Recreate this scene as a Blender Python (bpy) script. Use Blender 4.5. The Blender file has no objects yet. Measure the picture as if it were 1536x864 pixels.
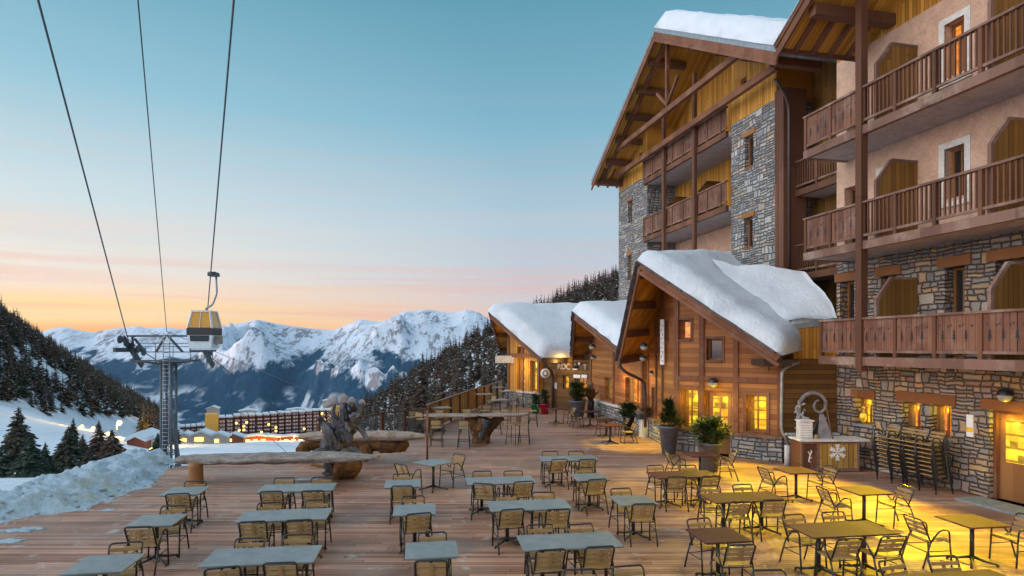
import bpy, math, random
import numpy as np
from mathutils import Vector, Matrix, noise as mn
R = math.radians
random.seed(7)
scene = bpy.context.scene
COL = scene.collection
# ------------------------------------------------------------------ camera
CAMZ = 3.8
FPX = 950.0            # focal length in pixels of the 1536 px wide photograph
HOR = 520.0            # horizon row
cam_d = bpy.data.cameras.new('camera'); cam = bpy.data.objects.new('camera', cam_d); COL.objects.link(cam)
cam.location = (0, 0, CAMZ); cam.rotation_euler = (R(90), 0, 0)
cam_d.sensor_width = 36.0; cam_d.lens = 36.0*FPX/1536.0; cam_d.shift_y = (HOR-432.0)/1536.0
cam_d.clip_start = 0.1; cam_d.clip_end = 60000
scene.camera = cam
# ------------------------------------------------------------------ world: dusk sky
SUN_AZ, SUN_EL = R(-72), R(4.6)          # azimuth from +Y (negative = towards the glow on the left)
world = bpy.data.worlds.new('World'); scene.world = world; world.use_nodes = True
nt = world.node_tree; nt.nodes.clear()
def wn(t, **k):
    n = nt.nodes.new(t)
    for a, v in k.items(): setattr(n, a, v)
    return n
L = nt.links.new
out = wn('ShaderNodeOutputWorld'); bg = wn('ShaderNodeBackground'); bgn = wn('ShaderNodeBackground'); add = wn('ShaderNodeAddShader')
tc = wn('ShaderNodeTexCoord'); sep = wn('ShaderNodeSeparateXYZ'); L(tc.outputs['Generated'], sep.inputs[0])
# elevation, bent a little so the warm band is higher towards the sunset side
dotn = wn('ShaderNodeVectorMath', operation='DOT_PRODUCT'); L(tc.outputs['Generated'], dotn.inputs[0])
dotn.inputs[1].default_value = (math.sin(R(-50)), math.cos(R(-50)), 0)
sidef = wn('ShaderNodeMapRange'); L(dotn.outputs['Value'], sidef.inputs[0])
sidef.inputs[1].default_value = 0.62; sidef.inputs[2].default_value = .97
def ramp(stops):
    r = wn('ShaderNodeValToRGB'); e = r.color_ramp.elements
    while len(e) < len(stops): e.new(0.5)
    for i, (p, c) in enumerate(stops): e[i].position = p; e[i].color = (*c, 1)
    return r
def lin(c): return tuple(((v/255)/12.92 if v <= 10 else (((v/255)+.055)/1.055)**2.4) for v in c)
cool = ramp([(0.0, lin((236,178,162))), (0.030, lin((228,186,176))), (0.055, lin((208,192,194))), (0.10, lin((188,197,207))), (0.20, lin((168,192,206))), (0.33, lin((122,172,192))), (0.48, lin((90,148,170))), (0.7, lin((70,136,166))), (1.0, lin((70,134,166)))])
warm = ramp([(0.0, lin((255,166,96))), (0.022, lin((255,184,104))), (0.042, lin((255,214,140))), (0.065, lin((252,214,172))), (0.10, lin((236,222,206))), (0.20, lin((198,214,218))), (0.33, lin((146,190,206))), (0.48, lin((104,162,182))), (0.7, lin((74,140,170))), (1.0, lin((70,134,166)))])
# stretched cloud streaks near the horizon
mp = wn('ShaderNodeMapping'); mp.inputs['Scale'].default_value = (1.2, 1.2, 26); L(tc.outputs['Generated'], mp.inputs[0])
nz = wn('ShaderNodeTexNoise'); nz.inputs['Scale'].default_value = 2.2; nz.inputs['Detail'].default_value = 5; nz.inputs['Roughness'].default_value = .5; L(mp.outputs[0], nz.inputs['Vector'])
amp = wn('ShaderNodeMapRange'); L(sep.outputs['Z'], amp.inputs[0]); amp.inputs[1].default_value = 0.02; amp.inputs[2].default_value = .30; amp.inputs[3].default_value = 0.075; amp.inputs[4].default_value = 0.012
c0 = wn('ShaderNodeMath', operation='SUBTRACT'); L(nz.outputs['Fac'], c0.inputs[0]); c0.inputs[1].default_value = .5
c1 = wn('ShaderNodeMath', operation='MULTIPLY'); L(c0.outputs[0], c1.inputs[0]); L(amp.outputs[0], c1.inputs[1])
c2 = wn('ShaderNodeMath', operation='ADD'); L(sep.outputs['Z'], c2.inputs[0]); L(c1.outputs[0], c2.inputs[1])
L(c2.outputs[0], cool.inputs[0]); L(c2.outputs[0], warm.inputs[0])
mx = wn('ShaderNodeMixRGB'); L(sidef.outputs[0], mx.inputs[0]); L(cool.outputs[0], mx.inputs[1]); L(warm.outputs[0], mx.inputs[2])
# thin salmon cloud bars
mp2 = wn('ShaderNodeMapping'); mp2.inputs['Scale'].default_value = (0.9, 0.9, 34); mp2.inputs['Location'].default_value = (3.1, 0, 1.3); L(tc.outputs['Generated'], mp2.inputs[0])
nz2 = wn('ShaderNodeTexNoise'); nz2.inputs['Scale'].default_value = 2.0; nz2.inputs['Detail'].default_value = 6; L(mp2.outputs[0], nz2.inputs['Vector'])
cr = ramp([(0.46, (0,0,0)), (0.66, (1,1,1))]); L(nz2.outputs['Fac'], cr.inputs[0])
band = ramp([(0.0, (.25,.25,.25)), (0.05, (.60,.60,.60)), (0.09, (.45,.45,.45)), (0.16, (.12,.12,.12)), (0.4, (0,0,0))]); L(sep.outputs['Z'], band.inputs[0])
cm = wn('ShaderNodeMath', operation='MULTIPLY'); L(cr.outputs[0], cm.inputs[0]); L(band.outputs[0], cm.inputs[1])
mx2 = wn('ShaderNodeMixRGB'); L(cm.outputs[0], mx2.inputs[0]); L(mx.outputs[0], mx2.inputs[1]); mx2.inputs[2].default_value = (*lin((238,168,148)), 1)
# extra sky brightness overhead and left of the view, added to light the facades
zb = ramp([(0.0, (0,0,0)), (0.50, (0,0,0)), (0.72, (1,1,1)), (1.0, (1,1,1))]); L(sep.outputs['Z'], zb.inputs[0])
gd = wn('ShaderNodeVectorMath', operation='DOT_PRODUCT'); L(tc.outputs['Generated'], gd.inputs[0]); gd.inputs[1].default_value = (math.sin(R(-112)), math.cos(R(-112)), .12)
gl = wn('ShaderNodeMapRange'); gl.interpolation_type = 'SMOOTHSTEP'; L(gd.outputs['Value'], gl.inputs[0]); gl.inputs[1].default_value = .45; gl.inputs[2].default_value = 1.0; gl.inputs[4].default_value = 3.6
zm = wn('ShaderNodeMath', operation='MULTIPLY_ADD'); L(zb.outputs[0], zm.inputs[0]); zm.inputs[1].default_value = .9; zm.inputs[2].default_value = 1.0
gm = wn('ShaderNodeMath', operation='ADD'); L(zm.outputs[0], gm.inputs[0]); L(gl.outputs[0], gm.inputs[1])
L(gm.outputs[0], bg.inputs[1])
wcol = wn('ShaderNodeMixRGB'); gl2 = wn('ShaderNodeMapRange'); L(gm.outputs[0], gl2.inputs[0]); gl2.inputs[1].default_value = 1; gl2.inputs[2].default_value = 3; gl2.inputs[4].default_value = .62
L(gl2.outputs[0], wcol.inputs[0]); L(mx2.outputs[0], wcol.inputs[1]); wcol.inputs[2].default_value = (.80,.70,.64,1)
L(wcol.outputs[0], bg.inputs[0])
sky = wn('ShaderNodeTexSky'); sky.sky_type = 'NISHITA'; sky.sun_disc = False; sky.sun_elevation = SUN_EL; sky.sun_rotation = SUN_AZ
L(sky.outputs[0], bgn.inputs[0]); bgn.inputs[1].default_value = 0.01
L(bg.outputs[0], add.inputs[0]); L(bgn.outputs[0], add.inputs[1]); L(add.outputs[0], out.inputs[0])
# ------------------------------------------------------------------ sun: last low light that only reaches the far peaks
sd = bpy.data.lights.new('sun', 'SUN'); so = bpy.data.objects.new('sun', sd); COL.objects.link(so)
sd.energy = 2.0; sd.angle = R(2.0); sd.color = (1.0, .55, .42)
sdir = Vector((math.sin(SUN_AZ)*math.cos(SUN_EL), math.cos(SUN_AZ)*math.cos(SUN_EL), math.sin(SUN_EL)))
so.rotation_euler = sdir.to_track_quat('Z', 'Y').to_euler()
vs = scene.view_settings; vs.view_transform = 'Standard'; vs.look = 'None'; vs.exposure = 0.15; vs.gamma = 1.0
scene.cycles.max_bounces = 6; scene.cycles.diffuse_bounces = 3; scene.cycles.glossy_bounces = 2; scene.cycles.transmission_bounces = 3; scene.cycles.volume_bounces = 0
scene.cycles.use_denoising = True
scene.cycles.sample_clamp_indirect = 4.0

# ================================================================== helpers
def tag(o, label=None, cat=None, group=None, kind=None):
    if label: o['label'] = label
    if cat: o['category'] = cat
    if group: o['group'] = group
    if kind: o['kind'] = kind
    return o
def empty(name, loc=(0,0,0), rz=0.0, label=None, cat=None, group=None):
    o = bpy.data.objects.new(name, None); COL.objects.link(o); o.location = loc; o.rotation_euler = (0, 0, rz)
    o.empty_display_size = .2
    return tag(o, label, cat, group)
class MB:
    def __init__(s): s.v = []; s.f = []; s.m = []; s.sm = []
    def add(s, vs_, fs, mi=0, smooth=False):
        b = len(s.v); s.v.extend(tuple(p) for p in vs_)
        for f in fs: s.f.append(tuple(b+i for i in f)); s.m.append(mi); s.sm.append(smooth)
    def box(s, x0, x1, y0, y1, z0, z1, mi=0, M=None):
        c = [(x, y, z) for z in (z0, z1) for y in (y0, y1) for x in (x0, x1)]
        if M is not None: c = [tuple(M @ Vector(p)) for p in c]
        s.add(c, [(0,2,3,1), (4,5,7,6), (0,1,5,4), (2,6,7,3), (0,4,6,2), (1,3,7,5)], mi)
    def bar(s, a, b, w, h, mi=0, up=(0,0,1)):
        a = Vector(a); b = Vector(b); d = (b-a); l = d.length
        if l < 1e-6: return
        d /= l; u = Vector(up)
        if abs(d.dot(u)) > .99: u = Vector((1,0,0))
        x = d.cross(u).normalized(); u = x.cross(d)
        c = []
        for t in (0, l):
            for (i, j) in ((-1,-1), (1,-1), (1,1), (-1,1)): c.append(tuple(a + d*t + x*(i*w/2) + u*(j*h/2)))
        s.add(c, [(0,1,2,3), (7,6,5,4), (0,4,5,1), (1,5,6,2), (2,6,7,3), (3,7,4,0)], mi)
    def tube(s, pts, r, n=6, mi=0, cap=True, smooth=True):
        pts = [Vector(p) for p in pts]; k = len(pts)
        rr = r if isinstance(r, (list, tuple)) else [r]*k
        t0 = (pts[1]-pts[0]).normalized(); u = Vector((0,0,1)) if abs(t0.z) < .9 else Vector((1,0,0))
        x = t0.cross(u).normalized(); c = []; prev = t0
        for i, p in enumerate(pts):
            t = (pts[min(i+1, k-1)] - pts[max(i-1, 0)])
            t = t.normalized() if t.length > 1e-9 else prev
            q = prev.rotation_difference(t); x = (q @ x).normalized(); y = t.cross(x).normalized(); prev = t
            for j in range(n):
                a = 2*math.pi*j/n; c.append(tuple(p + (x*math.cos(a) + y*math.sin(a))*rr[i]))
        f = []
        for i in range(k-1):
            for j in range(n): f.append((i*n+j, i*n+(j+1)%n, (i+1)*n+(j+1)%n, (i+1)*n+j))
        s.add(c, f, mi, smooth)
        if cap:
            b = len(s.v)-k*n
            s.f.append(tuple(b+j for j in reversed(range(n)))); s.m.append(mi); s.sm.append(False)
            s.f.append(tuple(b+(k-1)*n+j for j in range(n))); s.m.append(mi); s.sm.append(False)
    def lathe(s, prof, n=16, c=(0,0,0), mi=0, smooth=True, caps=True):
        vs_ = []; k = len(prof)
        for (r, z) in prof:
            for j in range(n):
                a = 2*math.pi*j/n; vs_.append((c[0]+r*math.cos(a), c[1]+r*math.sin(a), c[2]+z))
        f = [(i*n+j, i*n+(j+1)%n, (i+1)*n+(j+1)%n, (i+1)*n+j) for i in range(k-1) for j in range(n)]
        if caps: f += [tuple(reversed(range(n))), tuple((k-1)*n+j for j in range(n))]
        s.add(vs_, f, mi, smooth)
    def prism(s, poly, M, d, mi=0):   # poly in local xz, extruded along local y by d
        n = len(poly)
        vs_ = [tuple(M @ Vector((x, 0, z))) for x, z in poly] + [tuple(M @ Vector((x, d, z))) for x, z in poly]
        f = [tuple(range(n)), tuple(range(2*n-1, n-1, -1))] + [(i, i+n, (i+1)%n+n, (i+1)%n) for i in range(n)]
        s.add(vs_, f, mi)
    def ball(s, c, r, n=8, mi=0, sq=(1,1,1)):
        prof = [(math.sin(math.pi*i/n)*r, -math.cos(math.pi*i/n)*r) for i in range(n+1)]
        vs_ = []; m = n*2
        for (q, z) in prof:
            for j in range(m):
                a = 2*math.pi*j/m; vs_.append((c[0]+q*math.cos(a)*sq[0], c[1]+q*math.sin(a)*sq[1], c[2]+z*sq[2]))
        f = [(i*m+j, i*m+(j+1)%m, (i+1)*m+(j+1)%m, (i+1)*m+j) for i in range(n) for j in range(m)]
        s.add(vs_, f, mi, True)
    def mesh(s, name, mats):
        me = bpy.data.meshes.new(name); me.from_pydata(s.v, [], s.f)
        for m in (mats if isinstance(mats, (list, tuple)) else [mats]): me.materials.append(m)
        me.polygons.foreach_set('material_index', s.m); me.polygons.foreach_set('use_smooth', s.sm)
        me.update(); return me
    def build(s, name, mats, parent=None, M=None, label=None, cat=None, group=None, kind=None):
        o = bpy.data.objects.new(name, s.mesh(name, mats)); COL.objects.link(o)
        if parent is not None: o.parent = parent
        if M is not None: o.matrix_local = M
        return tag(o, label, cat, group, kind)
def build_split(s, name, mats, parent=None, M=None):
    """every loose piece of the collected shapes becomes an object of its own"""
    par_ = list(range(len(s.v)))
    def fd(i):
        while par_[i] != i: par_[i] = par_[par_[i]]; i = par_[i]
        return i
    for f in s.f:
        r0 = fd(f[0])
        for i in f[1:]: par_[fd(i)] = r0
    gr = {}
    for k, f in enumerate(s.f): gr.setdefault(fd(f[0]), []).append(k)
    out_ = []
    for ks in gr.values():
        q = MB(); mp_ = {}
        for k in ks:
            ff = []
            for i in s.f[k]:
                if i not in mp_: mp_[i] = len(q.v); q.v.append(s.v[i])
                ff.append(mp_[i])
            q.f.append(tuple(ff)); q.m.append(s.m[k]); q.sm.append(s.sm[k])
        out_.append(q.build(name, mats, parent, M))
    return out_
def copy_tree(o, parent=None):
    c = o.copy(); COL.objects.link(c); c.parent = parent
    if parent is not None: c.matrix_local = o.matrix_local.copy()
    for ch in list(o.children): copy_tree(ch, c)
    return c
def px3(px, py, Y):          # point on the sight line at depth Y
    return Vector(((px-768)/FPX*Y, Y, CAMZ-(py-HOR)/FPX*Y))
def rounded(pts, r, n=4):    # polyline with rounded corners
    pts = [Vector(p) for p in pts]; o = [pts[0]]
    for i in range(1, len(pts)-1):
        a, b, c = pts[i-1], pts[i], pts[i+1]
        d1 = (a-b); d2 = (c-b); q = min(r, d1.length*.45, d2.length*.45)
        p1 = b + d1.normalized()*q; p2 = b + d2.normalized()*q
        for k in range(n+1):
            t = k/n; o.append(p1*(1-t)**2 + b*2*t*(1-t) + p2*t*t)
    o.append(pts[-1]); return o

# ================================================================== materials
class NT:
    def __init__(s, name, rough=.7, spec=.3, metal=0.0):
        s.m = bpy.data.materials.new(name); s.m.use_nodes = True; s.t = s.m.node_tree
        s.b = s.t.nodes['Principled BSDF']; s.b.inputs['Roughness'].default_value = rough
        s.b.inputs['Specular IOR Level'].default_value = spec; s.b.inputs['Metallic'].default_value = metal
        s._c = None
    def n(s, t, **k):
        x = s.t.nodes.new(t)
        for a, v in k.items(): setattr(x, a, v)
        return x
    def l(s, a, b): s.t.links.new(a, b)
    def put(s, sock, v):
        if isinstance(v, bpy.types.NodeSocket): s.l(v, sock)
        elif isinstance(v, (tuple, list)) and len(v) == 3 and sock.type == 'RGBA': sock.default_value = (*v, 1)
        else: sock.default_value = v
    def co(s):
        if s._c is None: s._c = s.n('ShaderNodeTexCoord').outputs['Object']
        return s._c
    def xyz(s, v=None):
        q = s.n('ShaderNodeSeparateXYZ'); s.l(v or s.co(), q.inputs[0]); return q.outputs
    def comb(s, x=0, y=0, z=0):
        q = s.n('ShaderNodeCombineXYZ')
        for i, v in enumerate((x, y, z)): s.put(q.inputs[i], v)
        return q.outputs[0]
    def mth(s, op, a, b=0.0, c=None):
        q = s.n('ShaderNodeMath', operation=op); s.put(q.inputs[0], a); s.put(q.inputs[1], b)
        if c is not None: s.put(q.inputs[2], c)
        return q.outputs[0]
    def scale(s, v, k):
        q = s.n('ShaderNodeVectorMath', operation='MULTIPLY'); s.put(q.inputs[0], v); q.inputs[1].default_value = k; return q.outputs[0]
    def vadd(s, a, b):
        q = s.n('ShaderNodeVectorMath', operation='ADD'); s.put(q.inputs[0], a); s.put(q.inputs[1], b); return q.outputs[0]
    def noise(s, v, sc, det=3, ro=.55, col=False):
        q = s.n('ShaderNodeTexNoise'); s.l(v, q.inputs['Vector']); q.inputs['Scale'].default_value = sc; q.inputs['Detail'].default_value = det; q.inputs['Roughness'].default_value = ro
        return q.outputs['Color' if col else 'Fac']
    def white(s, v, col=False):
        q = s.n('ShaderNodeTexWhiteNoise', noise_dimensions='3D'); s.l(v, q.inputs['Vector']); return q.outputs['Color' if col else 'Value']
    def vor(s, v, sc, feat='F1', out='Distance', rnd=1.0):
        q = s.n('ShaderNodeTexVoronoi', feature=feat); s.l(v, q.inputs['Vector']); q.inputs['Scale'].default_value = sc
        q.inputs['Randomness'].default_value = rnd; return q.outputs[out]
    def ramp(s, f, stops, interp='LINEAR'):
        q = s.n('ShaderNodeValToRGB'); q.color_ramp.interpolation = interp; e = q.color_ramp.elements
        while len(e) < len(stops): e.new(.5)
        for i, (p, c) in enumerate(stops):
            e[i].position = p; e[i].color = (*(c if isinstance(c, (tuple, list)) else (c,)*3), 1)
        s.l(f, q.inputs[0]); return q.outputs[0]
    def mr(s, f, a, b, c=0.0, d=1.0, smooth=False):
        q = s.n('ShaderNodeMapRange'); s.put(q.inputs[0], f)
        if smooth: q.interpolation_type = 'SMOOTHSTEP'
        for i, v in enumerate((a, b, c, d)): q.inputs[i+1].default_value = v
        return q.outputs[0]
    def mix(s, f, a, b, mode='MIX'):
        q = s.n('ShaderNodeMixRGB', blend_type=mode); s.put(q.inputs[0], f); s.put(q.inputs[1], a); s.put(q.inputs[2], b); return q.outputs[0]
    def bump(s, h, st=.5, dist=.02):
        q = s.n('ShaderNodeBump'); q.inputs['Strength'].default_value = st; q.inputs['Distance'].default_value = dist; s.l(h, q.inputs['Height']); s.l(q.outputs[0], s.b.inputs['Normal'])
    def col(s, c): s.put(s.b.inputs['Base Color'], c); return s
def plain(name, c, rough=.6, spec=.3, metal=0, var=.25, sc=6):
    t = NT(name, rough, spec, metal); nf = t.noise(t.co(), sc, 4)
    t.col(t.mix(t.mr(nf, .3, .7), tuple(x*(1-var) for x in c), tuple(min(1, x*(1+var)) for x in c))); return t.m
def planks(name, ca, cb, width=.14, across='x', along='z', length=4.0, gap=.05, rough=.7, grain=1.0, weather=None, spec=.25):
    t = NT(name, rough, spec); o = t.xyz(); ix = {'x':0, 'y':1, 'z':2}
    A = t.mth('DIVIDE', o[ix[across]], width); B = o[ix[along]]
    idn = t.mth('FLOOR', A); fr = t.mth('FRACT', A)
    r1 = t.white(t.comb(idn, 3.7, 1.1))
    bb = t.mth('ADD', t.mth('DIVIDE', B, length), t.mth('MULTIPLY', r1, 7.3)); bid = t.mth('FLOOR', bb)
    r2 = t.white(t.comb(idn, bid, 5.5)); r3 = t.white(t.comb(bid, idn, 9.1))
    st = [0, 0, 0]; sc = {'x':1, 'y':1, 'z':1}; sc[along] = .06
    gr = t.noise(t.vadd(t.scale(t.co(), (sc['x'], sc['y'], sc['z'])), t.comb(t.mth('MULTIPLY', r2, 13), t.mth('MULTIPLY', r3, 17), t.mth('MULTIPLY', r1, 11))), 26*grain, 4, .6)
    big = t.noise(t.co(), .7, 3)
    f = t.mth('ADD', t.mth('MULTIPLY', r2, .55), t.mth('MULTIPLY', gr, .45))
    c = t.mix(t.mr(f, .15, .85), ca, cb)
    c = t.mix(t.mr(gr, .55, .8, 0, .45), c, tuple(x*.45 for x in ca))
    c = t.mix(t.mr(big, .35, .7, 0, .35), c, tuple(x*.6 for x in ca))
    if weather: c = t.mix(t.mr(t.noise(t.co(), 1.7, 5, .65), .5, .72, 0, .75), c, weather)
    e = t.mth('MULTIPLY', t.mth('LESS_THAN', fr, gap), 1.0)
    bf = t.mth('FRACT', bb); e2 = t.mth('LESS_THAN', bf, .012/length)
    g = t.mth('MAXIMUM', e, e2)
    c = t.mix(t.mth('MULTIPLY', g, .85), c, tuple(x*.12 for x in ca))
    t.col(c); t.bump(t.mth('SUBTRACT', t.mth('MULTIPLY', gr, .25), g), .6, .012); return t.m
def stone(name, cols, mort, cw=.56, ch=.33, jw=.013):
    """rubble masonry: blocks of one, two or three courses, each course of one or two stones"""
    t = NT(name, .85, .2); o0 = t.co()
    w = t.noise(o0, 5.0, 3, col=True); w2 = t.noise(o0, 1.3, 2, col=True)
    o = t.vadd(o0, t.vadd(t.scale(t.vadd(w, (-.5,-.5,-.5)), (.085,.085,.075)), t.scale(t.vadd(w2, (-.5,-.5,-.5)), (.16,.16,.14))))
    q = t.xyz(o); X = t.mth('ADD', q[0], q[1]); Z = t.mth('DIVIDE', q[2], ch)
    r = t.mth('FLOOR', Z); v = t.mth('FRACT', Z); Xs = t.mth('ADD', t.mth('DIVIDE', X, cw), t.mth('MULTIPLY', t.white(t.comb(r, 2.3, 8.1)), 5.0))
    c = t.mth('FLOOR', Xs); u = t.mth('FRACT', Xs); k = t.white(t.comb(c, r, 4.4))
    nv = t.mth('ADD', 1.0, t.mth('ADD', t.mth('GREATER_THAN', k, .22), t.mth('GREATER_THAN', k, .62)))
    vv = t.mth('MULTIPLY', v, nv); sr = t.mth('FLOOR', vv); fv = t.mth('FRACT', vv)
    k2 = t.white(t.comb(c, t.mth('ADD', t.mth('MULTIPLY', r, 3.0), sr), 7.7))
    nu = t.mth('ADD', 1.0, t.mth('GREATER_THAN', k2, .38)); sp = t.mth('ADD', .36, t.mth('MULTIPLY', t.white(t.comb(c, sr, r)), .28))
    two = t.mth('GREATER_THAN', nu, 1.5); right = t.mth('MULTIPLY', two, t.mth('GREATER_THAN', u, sp))
    # distances to the joints in metres
    dv = t.mth('MULTIPLY', t.mth('MINIMUM', fv, t.mth('SUBTRACT', 1.0, fv)), t.mth('DIVIDE', ch, nv))
    du = t.mth('MULTIPLY', t.mth('MINIMUM', u, t.mth('SUBTRACT', 1.0, u)), cw)
    ds = t.mth('ADD', t.mth('MULTIPLY', t.mth('ABSOLUTE', t.mth('SUBTRACT', u, sp)), cw), t.mth('MULTIPLY', t.mth('SUBTRACT', 1.0, two), 9.0))
    de = t.mth('MINIMUM', dv, t.mth('MINIMUM', du, ds))
    cc = t.white(t.comb(t.mth('ADD', t.mth('MULTIPLY', c, 3.0), right), t.mth('ADD', t.mth('MULTIPLY', r, 3.0), sr), 1.7), col=True)
    s = t.n('ShaderNodeSeparateColor'); t.l(cc, s.inputs[0])
    base = t.ramp(s.outputs[0], [(i/len(cols), c_) for i, c_ in enumerate(cols)], 'CONSTANT')
    base = t.mix(t.mr(s.outputs[1], 0, 1, 0, .5), base, (.13, .12, .12))
    fine = t.noise(o0, 18, 5, .7)
    base = t.mix(t.mr(fine, .35, .75, 0, .5), base, (.46, .41, .36))
    base = t.mix(t.mr(t.noise(o0, 45, 3, .6), .52, .72, 0, .55), base, (.05, .045, .045))
    m = t.mr(t.mth('ADD', de, t.mth('MULTIPLY', t.mth('SUBTRACT', t.noise(o0, 30, 2), .5), .012)), jw*.5, jw*1.5)
    t.col(t.mix(m, mort, base)); t.bump(t.mth('ADD', t.mth('ADD', t.mr(de, .0, .035), t.mth('MULTIPLY', s.outputs[2], .5)), t.mth('MULTIPLY', fine, .4)), .95, .07); return t.m
def plaster(name, c):
    t = NT(name, .9, .1); o = t.co(); a = t.noise(o, 3.0, 5, .6); b = t.noise(o, 14, 4, .7)
    cc = t.mix(t.mr(a, .35, .65), tuple(x*.75 for x in c), c); cc = t.mix(t.mr(b, .45, .7, 0, .5), cc, tuple(min(1, x*1.35) for x in c))
    t.col(cc); t.bump(b, .5, .02); return t.m
def emis(t, c, st):
    t.put(t.b.inputs['Emission Color'], c); t.put(t.b.inputs['Emission Strength'], st)
SNOWC = (.66, .70, .76)
def snow_mat(name, dirty=0.0, sc=1.0):
    SNOWC = (.66, .70, .76) if not dirty else (.34,.43,.51)
    t = NT(name, .75, .25); o = t.co(); a = t.noise(o, 2.2*sc, 6, .62); b = t.noise(o, 11*sc, 4, .6)
    c = t.mix(t.mr(a, .3, .7), tuple(x*.93 for x in SNOWC), SNOWC)
    if dirty: c = t.mix(t.mr(b, .45, .75, 0, dirty), c, (.20, .28, .34))
    t.col(c); t.bump(t.mth('ADD', a, t.mth('MULTIPLY', b, .5)), .55, .11/sc); return t.m

M = {}
M['deck'] = planks('deck_boards', (.20,.092,.062), (.56,.325,.235), .115, 'y', 'x', 3.6, .10, .62, 1.0, spec=.3)
def wear(m):
    t = m.node_tree; b = t.nodes['Principled BSDF']; src = b.inputs['Base Color'].links[0].from_socket; N = t.nodes.new; K = t.links.new
    tc_ = N('ShaderNodeTexCoord')
    def nz_(sc, det, a_, b_, c_, d_, loc=(0,0,0)):
        mp_ = N('ShaderNodeMapping'); mp_.inputs['Location'].default_value = loc; K(tc_.outputs['Object'], mp_.inputs[0]); q = N('ShaderNodeTexNoise'); q.inputs['Scale'].default_value = sc; q.inputs['Detail'].default_value = det; q.inputs['Roughness'].default_value = .62; K(mp_.outputs[0], q.inputs['Vector'])
        r = N('ShaderNodeMapRange'); K(q.outputs['Fac'], r.inputs[0])
        for i, v in enumerate((a_, b_, c_, d_)): r.inputs[i+1].default_value = v
        return r.outputs[0]
    damp = nz_(.38, 7, .50, .60, 0, 1); frost = nz_(1.9, 8, .60, .70, 0, .55, (7,3,0)); grey = nz_(.8, 5, .45, .65, 0, .35, (2,9,0))
    m1 = N('ShaderNodeMixRGB'); K(grey, m1.inputs[0]); K(src, m1.inputs[1]); m1.inputs[2].default_value = (.30,.25,.21,1)
    m2 = N('ShaderNodeMixRGB'); m2.blend_type = 'MULTIPLY'; K(damp, m2.inputs[0]); K(m1.outputs[0], m2.inputs[1]); m2.inputs[2].default_value = (.68,.64,.62,1)
    m3 = N('ShaderNodeMixRGB'); K(frost, m3.inputs[0]); K(m2.outputs[0], m3.inputs[1]); m3.inputs[2].default_value = (.52,.52,.54,1); K(m3.outputs[0], b.inputs['Base Color'])
    rr = N('ShaderNodeMapRange'); K(damp, rr.inputs[0]); rr.inputs[3].default_value = .66; rr.inputs[4].default_value = .36; K(rr.outputs[0], b.inputs['Roughness'])
wear(M['deck'])
M['plank_gold_v'] = planks('larch_vertical', (.36,.15,.022), (.80,.40,.07), .13, 'x', 'z', 5, .10, .6)
M['plank_gold_h'] = planks('larch_horizontal', (.30,.12,.035), (.56,.27,.09), .17, 'z', 'x', 5, .05, .6)
M['plank_soffit'] = planks('larch_soffit', (.40,.17,.022), (.80,.41,.075), .14, 'y', 'x', 5, .08, .6)
M['plank_dark_h'] = planks('stained_boards', (.10,.045,.014), (.22,.11,.032), .16, 'z', 'x', 6, .07, .6)
M['plank_red_h'] = planks('chalet_boards', (.20,.072,.025), (.44,.19,.065), .17, 'z', 'x', 4, .05, .6)
M['plank_brown_v'] = planks('brown_boards', (.085,.035,.022), (.20,.09,.055), .14, 'x', 'z', 5, .08, .7)
M['plank_rec'] = planks('recess_boards', (.17,.085,.022), (.34,.18,.05), .14, 'x', 'z', 5, .10, .65)
M['plank_scr'] = planks('screen_boards', (.15,.07,.015), (.30,.15,.035), .15, 'y', 'z', 5, .08, .6)
M['timber'] = planks('brown_timber', (.10,.042,.024), (.20,.088,.05), .6, 'x', 'z', 9, .0, .65, 1.2)
M['timber_red'] = planks('red_timber', (.13,.048,.024), (.25,.10,.052), .6, 'x', 'z', 9, .0, .6, 1.2, weather=(.24,.14,.09))
M['timber_worn'] = planks('worn_timber', (.14,.075,.055), (.26,.15,.115), .6, 'x', 'z', 9, .0, .75, 1.2, weather=(.36,.28,.23))
M['panel'] = planks('balcony_boards', (.13,.056,.036), (.26,.12,.076), .16, 'x', 'z', 5, .06, .7, weather=(.25,.16,.125))
M['lintel'] = planks('lintel_timber', (.20,.075,.025), (.36,.15,.05), .9, 'z', 'x', 9, .0, .65, 1.5)
M['fence'] = planks('fence_boards', (.34,.19,.045), (.60,.37,.11), .16, 'x', 'z', 3, .10, .65)
M['stone_big'] = stone('rubble_stone', [(.40,.28,.20), (.26,.23,.22), (.50,.31,.17), (.40,.34,.28), (.18,.17,.18), (.58,.34,.13), (.52,.42,.33), (.32,.17,.12), (.30,.27,.26), (.46,.30,.24)], (.105,.085,.07), .50, .31)
M['stone_small'] = stone('rubble_stone_grey', [(.36,.38,.40), (.24,.27,.31), (.44,.32,.26), (.50,.50,.49), (.17,.19,.22), (.36,.36,.36), (.52,.45,.38)], (.10,.10,.105), .46, .30, .012)
M['pink'] = plaster('pink_plaster', (.62,.40,.29))
M['white_surround'] = plaster('white_surround', (.70,.66,.62))
M['soffit_white'] = plaster('soffit_paint', (.48,.42,.42))
M['snow'] = snow_mat('roof_snow'); M['snow_bank'] = snow_mat('bank_snow', .75, 1.3)
M['black'] = plain('black_metal', (.018,.018,.02), .4, .5); M['gutter'] = plain('brown_gutter', (.05,.03,.028), .45, .5)
M['steel'] = plain('galvanised_steel', (.30,.32,.34), .45, .5, .6); M['mast'] = plain('weathered_mast', (.10,.12,.14), .6, .4, .2); M['darksteel'] = plain('dark_steel', (.06,.07,.08), .5, .4, .3)
M['slats'] = planks('chair_slats', (.30,.185,.08), (.52,.36,.18), .5, 'x', 'y', 3, 0, .5, 1.5)
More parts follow.
